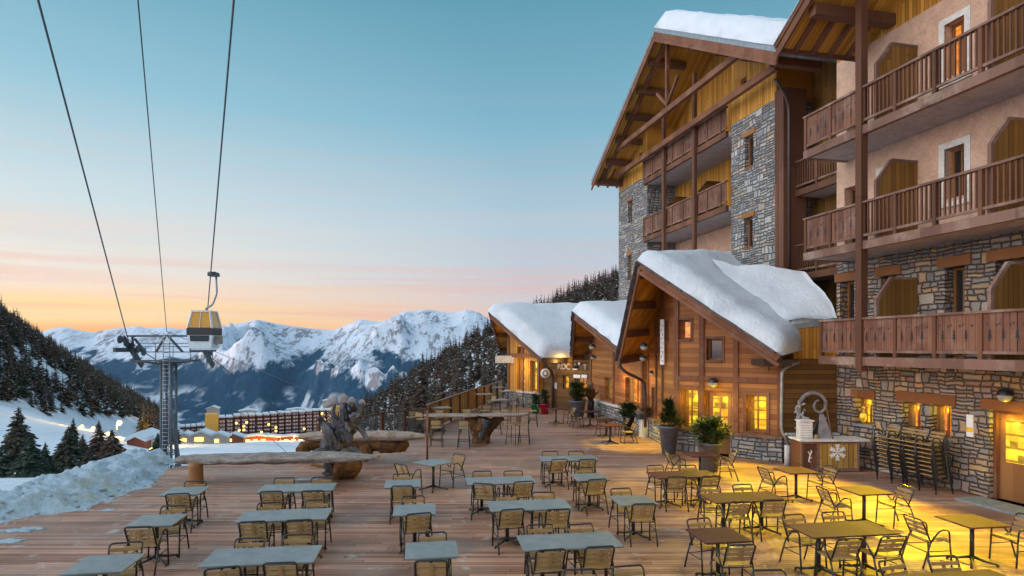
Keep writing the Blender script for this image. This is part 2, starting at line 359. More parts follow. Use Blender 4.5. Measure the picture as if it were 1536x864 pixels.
M['tgrey'] = plain('slate_laminate', (.16,.18,.195), .38, .4, 0, .2, 5); M['tbrown'] = planks('brown_laminate', (.055,.020,.026), (.095,.038,.044), .16, 'x', 'y', 3, .02, .7, spec=.12)
M['redbit'] = plain('red_bracket', (.25,.02,.015), .5)
M['slate'] = plain('roof_slates', (.10,.095,.10), .8, .2, 0, .5, 9)
M['flash'] = plain('zinc_band', (.26,.30,.33), .45, .4, .3)
M['glass_dark'] = NT('dark_glass', .08, .6).col((.02,.022,.026)).m
M['pot'] = plain('grey_pot', (.13,.14,.17), .6); M['potgreen'] = plain('green_pot', (.02,.22,.10), .5); M['potred'] = plain('red_pot', (.45,.02,.04), .5)
M['white'] = plain('white_paint', (.75,.75,.76), .6, .3, 0, .08); M['offwhite'] = plain('weathered_white', (.55,.54,.55), .75, .2, 0, .2)
M['greydec'] = plain('grey_ornament', (.26,.24,.26), .7, .2, 0, .3); M['yellowp'] = plain('yellow_paint', (.8,.45,.02), .6)
M['doorwood'] = planks('door_wood', (.20,.085,.03), (.32,.15,.055), .3, 'x', 'z', 5, .0, .5, 1.2)
M['needle'] = plain('needles', (.04,.075,.03), .8, .1, 0, .6, 9); M['needle_warm'] = plain('needles_warm', (.055,.085,.022), .8, .1, 0, .6, 9)
M['bark'] = plain('bark', (.08,.055,.04), .9, .1, 0, .4)
def lit_glass(name, c, st, sc=3.0, kind=0):
    t = NT(name, .12, .5); o = t.xyz(); co = t.co(); t.col((.02,.02,.02))
    a = t.noise(co, sc, 3, .6); f = t.mr(a, .3, .7, .35, 1.15)
    # things standing inside the room: shelves, furniture and people-high shapes
    sh = t.mth('FRACT', t.mth('MULTIPLY', o[2], 3.1)); cell = t.white(t.comb(t.mth('FLOOR', t.mth('MULTIPLY', o[0], 5)), 1.0, t.mth('FLOOR', t.mth('MULTIPLY', o[2], 3.1))))
    shelf = t.mth('MULTIPLY', t.mth('LESS_THAN', sh, .16), 1.0); dark = t.mth('MULTIPLY', t.mth('GREATER_THAN', cell, .62), t.mth('LESS_THAN', sh, .6))
    f = t.mth('MULTIPLY', f, t.mth('SUBTRACT', 1.0, t.mth('MULTIPLY', t.mth('MAXIMUM', shelf, dark), .62 if kind == 0 else .3)))
    cc = t.mix(t.mr(t.noise(co, 2.1, 2), .35, .65), c, tuple(x*y for x, y in zip(c, (1.0, .62, .5))))
    emis(t, cc, t.mth('MULTIPLY', f, st)); return t.m
M['lit'] = lit_glass('lit_window', (1.0,.66,.03), 1.5); M['lit_orange'] = lit_glass('lit_window_orange', (1.0,.36,.04), 1.3, 3, 1)
M['lit_dim'] = lit_glass('lit_window_dim', (1.0,.55,.06), .55)
M['lamp_white'] = plain('lamp_glass', (.34,.34,.33), .3)
def bulb(name, c, st):
    t = NT(name, .4); t.col((.8,.7,.5)); emis(t, c, st); return t.m
M['bulb'] = bulb('warm_bulb', (1.0,.50,.06), 9.0)
M['cabin_white'] = plain('cabin_shell', (.62,.66,.68), .4, .5, 0, .1); M['amber'] = NT('sunset_tint_glass', .15, .6).col((.62,.28,.03)).m  # sunset reflection on the cabin window is painted into the glass colour
M['bulb_soft'] = bulb('soft_bulb', (1,.8,.5), 3.0)
M['curtain'] = plain('curtain_cloth', (.30,.16,.05), .9, .1, 0, .3, 12)

# ================================================================== terrain
def ss(a, b, x):
    t = max(0.0, min(1.0, (x-a)/(b-a))); return t*t*(3-2*t)
def H(X, Y):
    """height of the near ground"""
    if Y < 0: base = -2.2
    else: base = -2.2 - (Y-18)*.150 if Y > 18 else -2.2
    if Y > 18 and Y < 60: base = -2.2 - (Y-18)*.12
    elif Y >= 60: base = -7.24 - (Y-60)*.142
    if Y > 620: base -= (Y-620)*.10
    # piste rising gently to the left
    left = max(0, min(-X-.56*Y, 90))*.26*ss(60, 140, Y)*(1-ss(190, 330, Y))
    xf = 139.0 + (0 if Y < 250 else (Y-250)*.43)
    hill = max(0, -X-xf); hl = .63*hill*ss(90, 190, Y)*(1-ss(560, 760, Y))
    hl = min(hl, 120 + .2*hl)
    xr = -95 - .1*(Y-300) if Y > 300 else -95 + (300-Y)*.52
    rr = max(0, X-xr); hr = (.62*min(rr, 75)+ .42*max(0, min(rr-75, 120)) + .15*max(0, rr-195))*ss(60, 200, Y)*(1-.75*ss(520, 900, Y))
    # the hotel stands against a bank
    n = mn.noise(Vector((X*.02, Y*.02, 0)))*1.0*ss(60, 160, abs(Y)+abs(X)) + mn.noise(Vector((X*.09, Y*.09, 3)))*.7*ss(25, 60, abs(Y)+abs(X))
    return base + left + hl + hr + n
mb = MB(); NA = 260; rs = [0.0]
r = 4.0
while r < 1000: rs.append(r); r *= 1.055
verts = [(0, 0, -2.2)]
angs = []
# finer spacing in the direction of the view
for i in range(NA):
    u = i/NA
    angs.append(-math.pi + 2*math.pi*u + .62*math.sin(2*math.pi*u))
for rr in rs[1:]:
    for a in angs:
        X = rr*math.sin(a); Y = rr*math.cos(a); verts.append((X, Y, H(X, Y)))
faces = [(0, 1+(j+1) % NA, 1+j) for j in range(NA)]
for i in range(len(rs)-2):
    for j in range(NA): faces.append((1+i*NA+j, 1+i*NA+(j+1)%NA, 1+(i+1)*NA+(j+1)%NA, 1+(i+1)*NA+j))
mb.add(verts, faces, 0, True)
t = NT('valley_snow', .8, .2); o = t.co(); a = t.noise(o, .035, 6, .6); b = t.noise(o, .5, 5, .6); trk = t.noise(t.scale(o, (1, .15, 1)), .22, 4)
c = t.mix(t.mr(a, .3, .7), (.52,.58,.66), (.74,.78,.84)); c = t.mix(t.mr(b, .5, .8, 0, .4), c, (.40,.45,.52)); c = t.mix(t.mr(trk, .55, .7, 0, .35), c, (.42,.48,.56)); t.col(c); t.bump(t.noise(o, 1.2, 5), .5, .3)
M['valley'] = t.m
mb.build('terrain', M['valley'], kind='structure', label='snowy valley ground around the terrace')

# ---- far mountains: a ridge 5-6 km off whose crest follows the photographed skyline
SK = [(-400,470),(-200,486),(-80,500),(0,500),(62,497),(78,493),(96,490),(120,494),(141,497),(162,492),(190,489),(206,487),(222,491),(245,489),(280,492),(310,489),(340,487),(362,484),(385,480),(405,484),(440,487),(470,490),(501,493),(520,485),(540,477),(558,480),(576,482),(592,475),(609,469),(622,468),(634,464),(645,464),(651,465),(674,468),(688,466),(699,462),(719,467),(734,477),(760,492),(830,500),(950,490),(1100,470),(1400,455),(2000,470)]
def skl(px):
    for (a, ya), (b, yb) in zip(SK, SK[1:]):
        if a <= px <= b: return ya+(yb-ya)*(px-a)/(b-a)
    return SK[0][1] if px < SK[0][0] else SK[-1][1]
def fbm(v, n=5):
    s = 0; a = 1.0
    for i in range(n): s += a*mn.noise(v*(2**i)); a *= .5
    return s
def ridged(v, n=5):
    s = 0; a = 1.0; w = 1.0
    for i in range(n):
        q = 1-abs(mn.noise(v*(2.03**i)+Vector((i*3.1, 0, 0))))*2.0; q = max(0, q)**2*w; s += a*q; w = min(1, q*1.6); a *= .5
    return s
ROWS = [700, 850, 1000, 1200, 1400, 1650, 1900, 2150, 2400]
yy = 2400
while yy < 6400: yy += 55 if yy < 5600 else 110; ROWS.append(yy)
pxs = list(np.arange(-420, 1500, 5.0)); pxs = [p for p in pxs]
mv = []; YC = 5500.0
# nearer spur crest (left centre peak) and the main valley cut
for Y in ROWS:
    for p in pxs:
        q = (p-768)/FPX
        zc = CAMZ - (skl(p)-HOR)/FPX*YC
        if Y < 2400: zb = -125 - 240*ss(650, 2300, Y); z = zb; X = q*Y
        else:
            X = q*Y; u = (Y-2400)/(YC-2400)
            if Y <= YC:
                prof = .52*u + .48*u**2.1
                z = -365 + (zc+365)*prof
                w = math.sin(math.pi*min(1, u))**.8
                v = Vector((X/900.0, Y/1500.0, 1.7)); n1 = ridged(v+Vector((mn.noise(v*1.3)*.4, 0, 0)), 6)
                z += (n1-.72)*215*w
                # side valley running down towards px 410
                cx = 470 + (410-470)*(1-u)
                z -= 120*math.exp(-((p-cx)/34.0)**2)*w
                z += 85*math.exp(-((p-365-30*(1-u))/42.0)**2)*math.exp(-((u-.62)/.25)**2)
                z += 70*math.exp(-((p-620+70*(1-u))/50.0)**2)*math.exp(-((u-.6)/.3)**2)
                n2 = fbm(Vector((X/130., Y/160., 5.)), 4); z += n2*20*w
                z += fbm(Vector((X/90., Y/90., 9.)), 3)*9*u*min(1, (1-u)*14+.12)
            else: z = zc - (Y-YC)*.55 + fbm(Vector((X/300., Y/300., 2.)), 4)*30*min(1, (Y-YC)/200)
        mv.append((X, Y, z))
nx = len(pxs); fs = []
for i in range(len(ROWS)-1):
    for j in range(nx-1): fs.append((i*nx+j, i*nx+j+1, (i+1)*nx+j+1, (i+1)*nx+j))
mb = MB(); mb.add(mv, fs, 0, True)
t = NT('mountain', .9, .1); o = t.co(); xyz = t.xyz(); geo = t.n('ShaderNodeNewGeometry'); nrm = t.xyz(geo.outputs['Normal'])
n1 = t.noise(o, .0016, 8, .62); n2 = t.noise(t.scale(o, (1, .28, .5)), .009, 7, .66); n3 = t.noise(t.scale(o, (1, .5, .5)), .03, 5, .7)
hf = t.mth('ADD', xyz[2], t.mth('ADD', t.mth('MULTIPLY', t.mth('SUBTRACT', n1, .5), 560), t.mth('MULTIPLY', t.mth('SUBTRACT', n2, .5), 330)))
forest = t.mr(hf, -95, -135, 0, 1)
gap = t.mr(t.mth('ADD', t.mth('MULTIPLY', n2, .6), t.mth('MULTIPLY', n3, .4)), .60, .64, 1, 0)     # couloirs and clearings in the wood
forest = t.mth('MULTIPLY', forest, gap)
farm = t.mth('MULTIPLY', t.mr(t.noise(o, .004, 3), .52, .62), t.mr(xyz[2], -230, -270, 0, 1)); forest = t.mth('MULTIPLY', forest, t.mth('SUBTRACT', 1.0, t.mth('MULTIPLY', farm, .8)))
rock = t.mth('MULTIPLY', t.mr(t.mth('ADD', t.mth('MULTIPLY', n3, .55), t.mth('MULTIPLY', n2, .45)), .50, .56), t.mr(nrm[2], .985, .90, 0, 1))
sn = t.mix(t.mr(n3, .3, .7), (.52,.60,.72), (.74,.78,.85))
c = t.mix(t.mth('MULTIPLY', rock, .85), sn, (.13,.12,.14)); fcol = t.mix(t.mr(n3, .35, .7), (.005,.033,.072), (.014,.070,.130))  # blue of the distant haze is painted into the forest colour
c = t.mix(forest, c, fcol); t.col(c); t.bump(t.mth('ADD', n3, t.mth('MULTIPLY', n2, 2)), .6, 18)
M['mountain'] = t.m
mb.build('mountains', M['mountain'], kind='structure', label='snow covered mountain range with forested lower slopes')

# ---- thin evening haze in the valley
mb = MB(); mb.box(-9000, 9000, -1200, 7000, -420, 900)
hz = mb.build('haze', [], kind='stuff', label='thin blue evening haze in the valley air')
hm = bpy.data.materials.new('haze'); hm.use_nodes = True; ht = hm.node_tree; ht.nodes.clear()
ho = ht.nodes.new('ShaderNodeOutputMaterial'); hv = ht.nodes.new('ShaderNodeVolumePrincipled'); ht.links.new(hv.outputs[0], ho.inputs['Volume'])
hv.inputs['Density'].default_value = HAZE = 2.0e-5; hv.inputs['Color'].default_value = (.42,.68,1.0,1); hv.inputs['Anisotropy'].default_value = .2
hz.data.materials.clear(); hz.data.materials.append(hm)

# ================================================================== trees
def needle_mat(name, c1, c2, snow=.0):
    t = NT(name, .85, .1); o = t.co(); a = t.noise(o, 1.6, 3); b = t.noise(o, 6.0, 3)
    oi = t.n('ShaderNodeObjectInfo').outputs['Random']
    c = t.mix(t.mr(b, .3, .7), c1, c2); c = t.mix(t.mr(oi, .35, 1.0, 0, .75), c, (.075,.045,.03))
    t.col(c); return t.m
M['spruce'] = needle_mat('spruce_needles', (.018,.030,.026), (.055,.072,.050)); M['spruce_brown'] = needle_mat('larch_twigs', (.065,.045,.036), (.12,.082,.062))
M['snowclump'] = plain('snow_on_branches', (.62,.66,.74), .8, .1, 0, .1)
def conifer(h, rad, layers, per, seed, snow=.25, tr=None, drop=.35, thin=.0):
    """crown as tiers of drooping boughs; each bough is a jagged fan of small faces; returns crown MB and trunk MB"""
    rg = random.Random(seed); cr = MB(); tk = MB()
    tk.tube([(0,0,0), (rg.uniform(-.02,.02)*h, rg.uniform(-.02,.02)*h, h*.5), (0,0,h*.97)], [h*.022, h*.014, h*.003], 6, 0)
    for i in range(layers):
        u = (i+.3)/layers; z = h*(.10 + .88*u); rr = rad*(1-u)**.85*rg.uniform(.82,1.12) + rad*.05
        for k in range(max(4, int(per*(1-u*.55)))):
            if rg.random() < thin: continue
            a = rg.uniform(0, 2*math.pi); L_ = rr*rg.uniform(.6,1.15); w = L_*rg.uniform(.26,.42)
            dz = -drop*L_*rg.uniform(.6,1.4); ca, sa = math.cos(a), math.sin(a); zz = z+rg.uniform(-.5,.5)*h/layers
            def P(f, s_, lift): return (ca*L_*f - sa*w*s_, sa*L_*f + ca*w*s_, zz + dz*f**1.4 + lift)
            n = 3
            vs_ = [P(.02,0,0)]; 
            for q in range(1, n+1):
                f = q/n; ww = math.sin(math.pi*min(.93, f*.8+.12))
                vs_ += [P(f-.10, -ww*rg.uniform(.7,1.2), -.05*L_), P(f, 0, .07*L_*rg.uniform(.3,1)), P(f-.10, ww*rg.uniform(.7,1.2), -.05*L_)]
            fs_ = [(0,1,2), (0,2,3)]
            for q in range(n-1):
                b = 1+q*3; fs_ += [(b,b+3,b+4,b+1), (b+1,b+4,b+5,b+2)]
            mi = 0
            cr.add(vs_, fs_, mi)
            if rg.random() < snow:
                vs2 = [(x, y, z_+.035*L_) for x, y, z_ in vs_[:7]]; cr.add([vs2[0], vs2[1], vs2[2], vs2[3], vs2[5], vs2[4]], [(0,1,2),(0,2,3)] if rg.random() < .5 else [(1,5,4,2),(2,4,3)], 1)
    cr.tube([(0,0,h*.92), (0,0,h)], [rad*.03, .004], 4, 0)
    return cr, tk
# mesh pool for the far woods (crown and trunk in one because each tree is a dozen pixels)
pool = []
for s_ in range(6):
    h = 1.0; cr, tk = conifer(1.0, random.Random(s_).uniform(.20,.32), 9, 9, 100+s_, .26, drop=.42)
    b = len(cr.v); cr.v += tk.v; cr.f += [tuple(i+b for i in f) for f in tk.f]; cr.m += [2]*len(tk.f); cr.sm += tk.sm
    nm = M['spruce_brown'] if s_ % 3 == 2 else M['spruce']
    pool.append(cr.mesh('spruce_tree', [nm, M['snowclump'], M['bark']]))
rg = random.Random(11)
def wood(name, cand, n_ind, grp, lab, cat):
    """the nearest n_ind as single trees, the rest as one wood"""
    cand.sort(key=lambda q: q[2]/max(60, q[1])*-1)
    for (x, y, h, z, v) in cand[:n_ind]:
        o = bpy.data.objects.new(name, pool[v]); COL.objects.link(o); o.location = (x, y, z-.3); w = h*rg.uniform(.85,1.15); o.scale = (w, w, h); o.rotation_euler = (0,0,rg.uniform(0,6.28))
        tag(o, lab, cat, grp)
    cr = MB(); vs_all = []; fs_all = []
    data = [(np.array([q.co for q in me.vertices]), [tuple(p.vertices) for p in me.polygons], [p.material_index for p in me.polygons]) for me in pool]
    for (x, y, h, z, v) in cand[n_ind:]:
        V, F, MI = data[v]; a = rg.uniform(0, 6.28); c_, s_ = math.cos(a), math.sin(a)
        W = np.column_stack(((V[:,0]*c_-V[:,1]*s_)*h + x, (V[:,0]*s_+V[:,1]*c_)*h + y, V[:,2]*h + z - .3))
        b = len(cr.v); cr.v.extend(map(tuple, W.tolist())); cr.f.extend([tuple(i+b for i in f) for f in F])
        cr.m.extend([m if m else (0 if v % 3 != 2 else 3) for m in MI]); cr.sm.extend([False]*len(F))
    return cr
def scatter(n, fx, hmin, hmax, keep):
    out = []; k = 0
    while len(out) < n and k < n*60:
        k += 1; x, y = fx()
        if not keep(x, y): continue
        out.append((x, y, rg.uniform(hmin, hmax), H(x, y), rg.randrange(6)))
    return out
def hpx(x, y, up=0): return (768+FPX*x/y, HOR+FPX*(CAMZ-H(x, y)-up)/y)
# left hillside
def fl():
    y = rg.uniform(150, 520); px = rg.uniform(-70, 262); return (px-768)/FPX*y, y
def kl(x, y):
    p, q = hpx(x, y)
    if q > 690 - max(0, (120-p))*.55 or p < -70: return False
    if p < 130 and q > 602 + p*.3: return False                 # open piste
    if 72 < p < 212 and q > 626: return False                     # lit clearing
    if mn.noise(Vector((x*.035, y*.010, 4)))+.35*mn.noise(Vector((x*.11, y*.03, 8))) > .31 and q > 505: return False     # snowy clearings between the stands
    return q > 450
candL = scatter(2300, fl, 4.5, 10.5, kl)
stuff = wood('spruce_tree', candL, 150, 'snow dusted spruces on the left hillside', 'dark snow dusted spruce among many alike on the steep snowy hillside beside the lift', 'spruce tree')
stuff.build('hillside_wood', [M['spruce'], M['snowclump'], M['bark'], M['spruce_brown']], kind='stuff', label='dense spruce wood covering the far part of the left hillside', cat='wood')
def fr():
    y = rg.uniform(110, 560); px = rg.uniform(515, 945); return (px-768)/FPX*y, y
def kr(x, y):
    p, q = hpx(x, y); p2, q2 = hpx(x, y)
    xr = -95 - .1*(y-300) if y > 300 else -95 + (300-y)*.52
    return x > xr+4 and 440 < q+60 and q < 660
candR = scatter(2700, fr, 4.5, 10.5, kr)
stuff = wood('fir_tree', candR, 125, 'dark firs on the slope behind the chalets', 'dark fir among many alike on the wooded slope beyond the terrace fence', 'fir tree')
stuff.build('slope_wood', [M['spruce'], M['snowclump'], M['bark'], M['spruce_brown']], kind='stuff', label='dense dark wood covering the far part of the slope behind the chalets', cat='wood')

# individually distinct nearer trees (left, behind the snow bank)
def near_tree(px, py_base, py_top, Y, label, mat='spruce', seed=0, wide=.26, snow=.3, name='spruce_tree', thin=0.0):
    base = px3(px, py_base, Y); top = px3(px, py_top, Y); h = (top.z-base.z)*1.03
    cr, tk = conifer(h, h*wide*1.25, 34, 34, seed, snow, thin=thin)
    e = empty(name, base, 0, label, 'spruce tree', 'near trees beyond the snow bank')
    cr.build('crown', [M[mat], M['snowclump']], e); tk.build('trunk', M['bark'], e)
NT_ = [(28,742,612,52,'tall twin topped dark spruce behind the tall part of the snow bank','spruce',.26,.22),
 (45,735,655,44,'squat snow flecked spruce directly in front of the tall dark spruce','spruce',.36,.30),
 (68,728,664,47,'narrow short spruce between the squat spruce and the dense one','spruce',.24,.2),
 (3,748,668,45,'cropped spruce at the extreme edge behind the snow bank','spruce',.34,.3),
 (103,722,640,50,'dense dark green spruce with heavy snow clumps below the golden lights','spruce',.34,.34),
 (124,718,652,56,'brownish leafless larch beside the dense dark green spruce','spruce_brown',.26,.12),
 (148,715,632,58,'thin brown larch with a tall bare spire below the street lamp','spruce_brown',.26,.2),
 (168,712,645,55,'bushy brown larch with pale snow spots before the red hut','spruce_brown',.34,.3),
 (186,709,672,52,'low snow covered bush beside the red roofed hut','spruce_brown',.5,.4),
 (14,738,650,58,'mid sized dark spruce overlapping the tall twin topped one','spruce',.3,.3),
 (84,724,676,50,'lowest green spruce tucked left of the dense dark one','spruce',.36,.3),
 (136,716,668,48,'young snowy spruce between the two brown larches','spruce',.34,.35),
 (110,718,628,70,'slim tall spruce rising behind the dense dark green one','spruce',.2,.2),
 (178,708,660,60,'slim brown larch right of the bushy one','spruce_brown',.28,.2),
 (237,702,650,55,'dark spruce half hidden behind the lift pylon','spruce',.30,.1)]
for i, (px, pb, pt, Y, lb, m_, w, sn_) in enumerate(NT_): near_tree(px, pb+6, pt, Y, lb, m_, 300+i, w, sn_, name='larch_tree' if m_ == 'spruce_brown' else 'spruce_tree')
# brownish trees in front of the right-hand slope
for i, (px, pt, Y, lb, m_) in enumerate([(634,524,120,'tallest pointed spire fir standing above the terrace fence','spruce'),(662,548,105,'broad brown larch behind the bend of the terrace fence','spruce_brown'),(684,556,100,'second brown larch right of the broad one behind the fence','spruce_brown'),(706,560,95,'dark fir with brown neighbours behind the middle of the fence','spruce'),(726,545,110,'dark pointed fir nearest to the glazed chalet front','spruce'),(750,560,90,'small dark fir touching the glazed chalet eaves','spruce'),(612,565,125,'grey brown larch above the left end of the fence','spruce_brown')]):
    cr, tk = None, None
    X = (px-768)/FPX*Y; zb = H(X, Y); top = px3(px, pt, Y).z; h = top-zb
    cr, tk = conifer(h, h*.2, 24, 20, 500+i, .10)
    e = empty('larch_tree' if 'brown' in m_ else 'fir_tree', (X, Y, zb-.2), 0, lb, 'larch' if 'brown' in m_ else 'fir tree', 'trees right behind the terrace fence')
    cr.build('crown', [M[m_], M['snowclump']], e); tk.build('trunk', M['bark'], e)

# ================================================================== resort in the valley
t = NT('resort_facade', .8, .2); o = t.xyz()
fz = t.mth('FRACT', t.mth('DIVIDE', o[2], 2.8)); fx_ = t.mth('FRACT', t.mth('DIVIDE', o[0], 3.2)); 
c = t.mix(t.mth('GREATER_THAN', fz, .40), (.46,.30,.27), (.10,.03,.025)); c = t.mix(t.mth('LESS_THAN', fx_, .14), c, (.07,.025,.02)); t.col(c); M['resort'] = t.m
M['resort_white'] = plain('resort_parapet', (.62,.50,.47), .8); M['resort_dark'] = plain('resort_shaft', (.045,.018,.015), .8)
M['resort_yellow'] = plain('resort_tower', (.78,.42,.09), .8, .2, 0, .15)
def resort(px0, px1, Y0, Y1, yb0, yb1, yt0, yt1, nb, label, towers=(), seed=0, lights=.06, dim=.06):
    """row of red brown bays; base and top given at both ends by rows of the photograph at depth Y"""
    A0 = px3(px0, yb0, Y0); A1 = px3(px1, yb1, Y1); T0 = px3(px0, yt0, Y0); T1 = px3(px1, yt1, Y1)
    e = empty('apartment_building', ((A0.x+A1.x)/2, (A0.y+A1.y)/2, min(A0.z, A1.z)), 0, label, 'building'); e0 = e.location.copy()
    d = (A1-A0); rgl = random.Random(seed); ang = math.atan2(A1.y-A0.y, A1.x-A0.x)
    walls = MB(); roof = MB(); par = MB()
    Mr = Matrix.Translation(Vector((A0.x, A0.y, 0))-e0*1.0) @ Matrix.Rotation(ang, 4, 'Z')
    W = math.hypot(d.x, d.y); bw = W/nb
    nwin = 0
    for i in range(nb):
        u = (i+.5)/nb; zb = A0.z+(A1.z-A0.z)*u - 6; zt = T0.z+(T1.z-T0.z)*u + rgl.uniform(-.4,.4)
        x0 = i*bw; x1 = x0+bw*.74
        walls.box(x0, x1, -1.4, 11, zb, zt, 0); walls.box(x1, x0+bw, 0, 11, zb, zt-1.2, 1)
        roof.box(x0-.2, x1+.2, -1.8, 11.3, zt, zt+1.0, 0)
        nf = int((zt-zb-6)/2.8)
        for k in range(nf):
            z = zb+6+k*2.8+.3
            for s_ in (0, 1):
                xx = x0+.6+s_*(x1-x0)*.5
                walls.box(xx, xx+(x1-x0)*.34, -2.0, -1.4, z, z+.95, 2)
                if rgl.random() < lights and nwin < 40:
                    wb = MB(); wb.box(xx, xx+(x1-x0)*.40, -1.75, -1.41, z+.95, z+2.3); wb.build('lit_window', M['win_glow'], e, Mr); nwin += 1
    walls.build('wall', [M['resort'], M['resort_dark'], M['resort_white']], e, Mr); roof.build('roof_snow', M['snow'], e, Mr)
    for (u, w, up) in towers:
        tw = MB(); zb = A0.z+(A1.z-A0.z)*u-6; zt = T0.z+(T1.z-T0.z)*u+up; tw.box(W*u-w/2, W*u+w/2, -2.6, 9, zb, zt); tw.box(W*u+w/2-1.2, W*u+w/2+.6, -2.9, 9, zb, zt-1.5)
        tw.build('stair_tower', M['resort_yellow'], e, Mr)
M['win_glow'] = bulb('room_light', (1.0,.62,.06), 3.2)
resort(262, 312, 470, 480, 664, 660, 642, 638, 6, 'low red brown apartment block below the pylon', (), 3, .0)
resort(317, 500, 480, 520, 663, 648, 627, 615, 17, 'long curved red brown apartment block with one ochre stair tower', ((.0, 8.5, 3.0),), 5, .07)
resort(500, 562, 520, 505, 648, 648, 617, 614, 6, 'shorter apartment block behind the driftwood root with ochre end tower', ((.05, 5, 4), (.95, 8, 3.5)), 9, .05)
resort(585, 640, 330, 300, 668, 672, 617, 614, 4, 'brown apartment block with pale balconies behind the metal railing', (), 12, .10)
# pale blocks behind the roofs and small chalets in the village
M['beige'] = plain('beige_render', (.55,.42,.34), .8, .2, 0, .1); M['hutred'] = plain('hut_boards', (.30,.09,.05), .8)
def hut(px, pyb, Y, w, h, dpt, label, wall='beige', glow=True, cat='building', name='village_house', rz=0.2):
    gp_ = .2 if w < 10 else .05
    b = px3(px, pyb, Y); b.z = (H(b.x, b.y)+.1 if w < 14 else H(b.x, b.y)-1.4) if Y < 500 else b.z; e = empty(name, b, rz, label, cat)
    q = MB(); q.box(-w/2, w/2, 0, dpt, -3, h)
    q.add([(-w/2,0,h), (w/2,0,h), (0,0,h+w*gp_), (-w/2,dpt,h), (w/2,dpt,h), (0,dpt,h+w*gp_)], [(0,1,2),(5,4,3)]); q.build('wall', M[wall], e)
    s_ = MB(); s_.add([(-w*.58,-.6,h-.3),(0,-.6,h+w*gp_),(w*.58,-.6,h-.3),(-w*.58,dpt+.6,h-.3),(0,dpt+.6,h+w*gp_),(w*.58,dpt+.6,h-.3)]+[(-w*.58,-.6,h+.4),(0,-.6,h+w*gp_+.7),(w*.58,-.6,h+.4),(-w*.58,dpt+.6,h+.4),(0,dpt+.6,h+w*gp_+.7),(w*.58,dpt+.6,h+.4)],
        [(6,7,10,9),(7,8,11,10),(0,3,4,1),(1,4,5,2),(0,1,7,6),(1,2,8,7),(3,9,10,4),(4,10,11,5),(0,6,9,3),(2,5,11,8)]); s_.build('roof_snow', M['snow'], e)
    if glow:
        for k in range(max(1, int(w/5))):
            g = MB(); x = -w/2+1.2+k*4.4; g.box(x, x+2.6, -.14, -.02, h*.25, h*.25+1.3); g.build('lit_window', M['win_glow'], e)
hut(371, 634, 640, 16, 12, 9, 'pale concrete block rising behind the roof of the long apartment block', 'beige', False)
hut(318, 640, 560, 9, 16, 8, 'beige tower top behind the ochre stair tower', 'beige', False)
hut(492, 618, 620, 10, 11, 8, 'narrow beige block behind the driftwood root', 'beige', False)
hut(445, 626, 640, 18, 8, 8, 'wide beige roofed block beyond the long apartment roof', 'beige', False)
hut(586, 622, 420, 10, 13, 8, 'beige block against the dark firs left of the fence', 'beige', False)
hut(604, 618, 430, 12, 9, 8, 'second beige block against the dark firs', 'beige', False)
hut(301, 684, 210, 6, 2.6, 5, 'small lit ticket hut beside the ski slope', 'beige', True)
hut(327, 678, 260, 7, 3, 5, 'bright lit village house on the snowy slope', 'beige', True)
hut(350, 676, 300, 9, 2.4, 5, 'dark low house beside the glowing slope', 'hutred', True)
hut(385, 671, 380, 24, 3.0, 8, 'long low lit shop row before the apartment block', 'hutred', True)
hut(436, 666, 400, 28, 2.6, 8, 'second long lit shop row under the apartment block', 'hutred', True)
hut(484, 662, 410, 18, 2.8, 8, 'short lit shop row behind the driftwood slab', 'hutred', True)
hut(276, 676, 240, 6, 2.6, 5, 'small snow roofed house right of the pylon legs', 'beige', True)
hut(204, 700, 110, 2.9, 1.0, 3, 'small red brown hut with snow on its roof beside the spruces', 'hutred', False)
hut(216, 694, 130, 5, 1.3, 4, 'grey snow covered shed just above the red brown hut', 'beige', False)
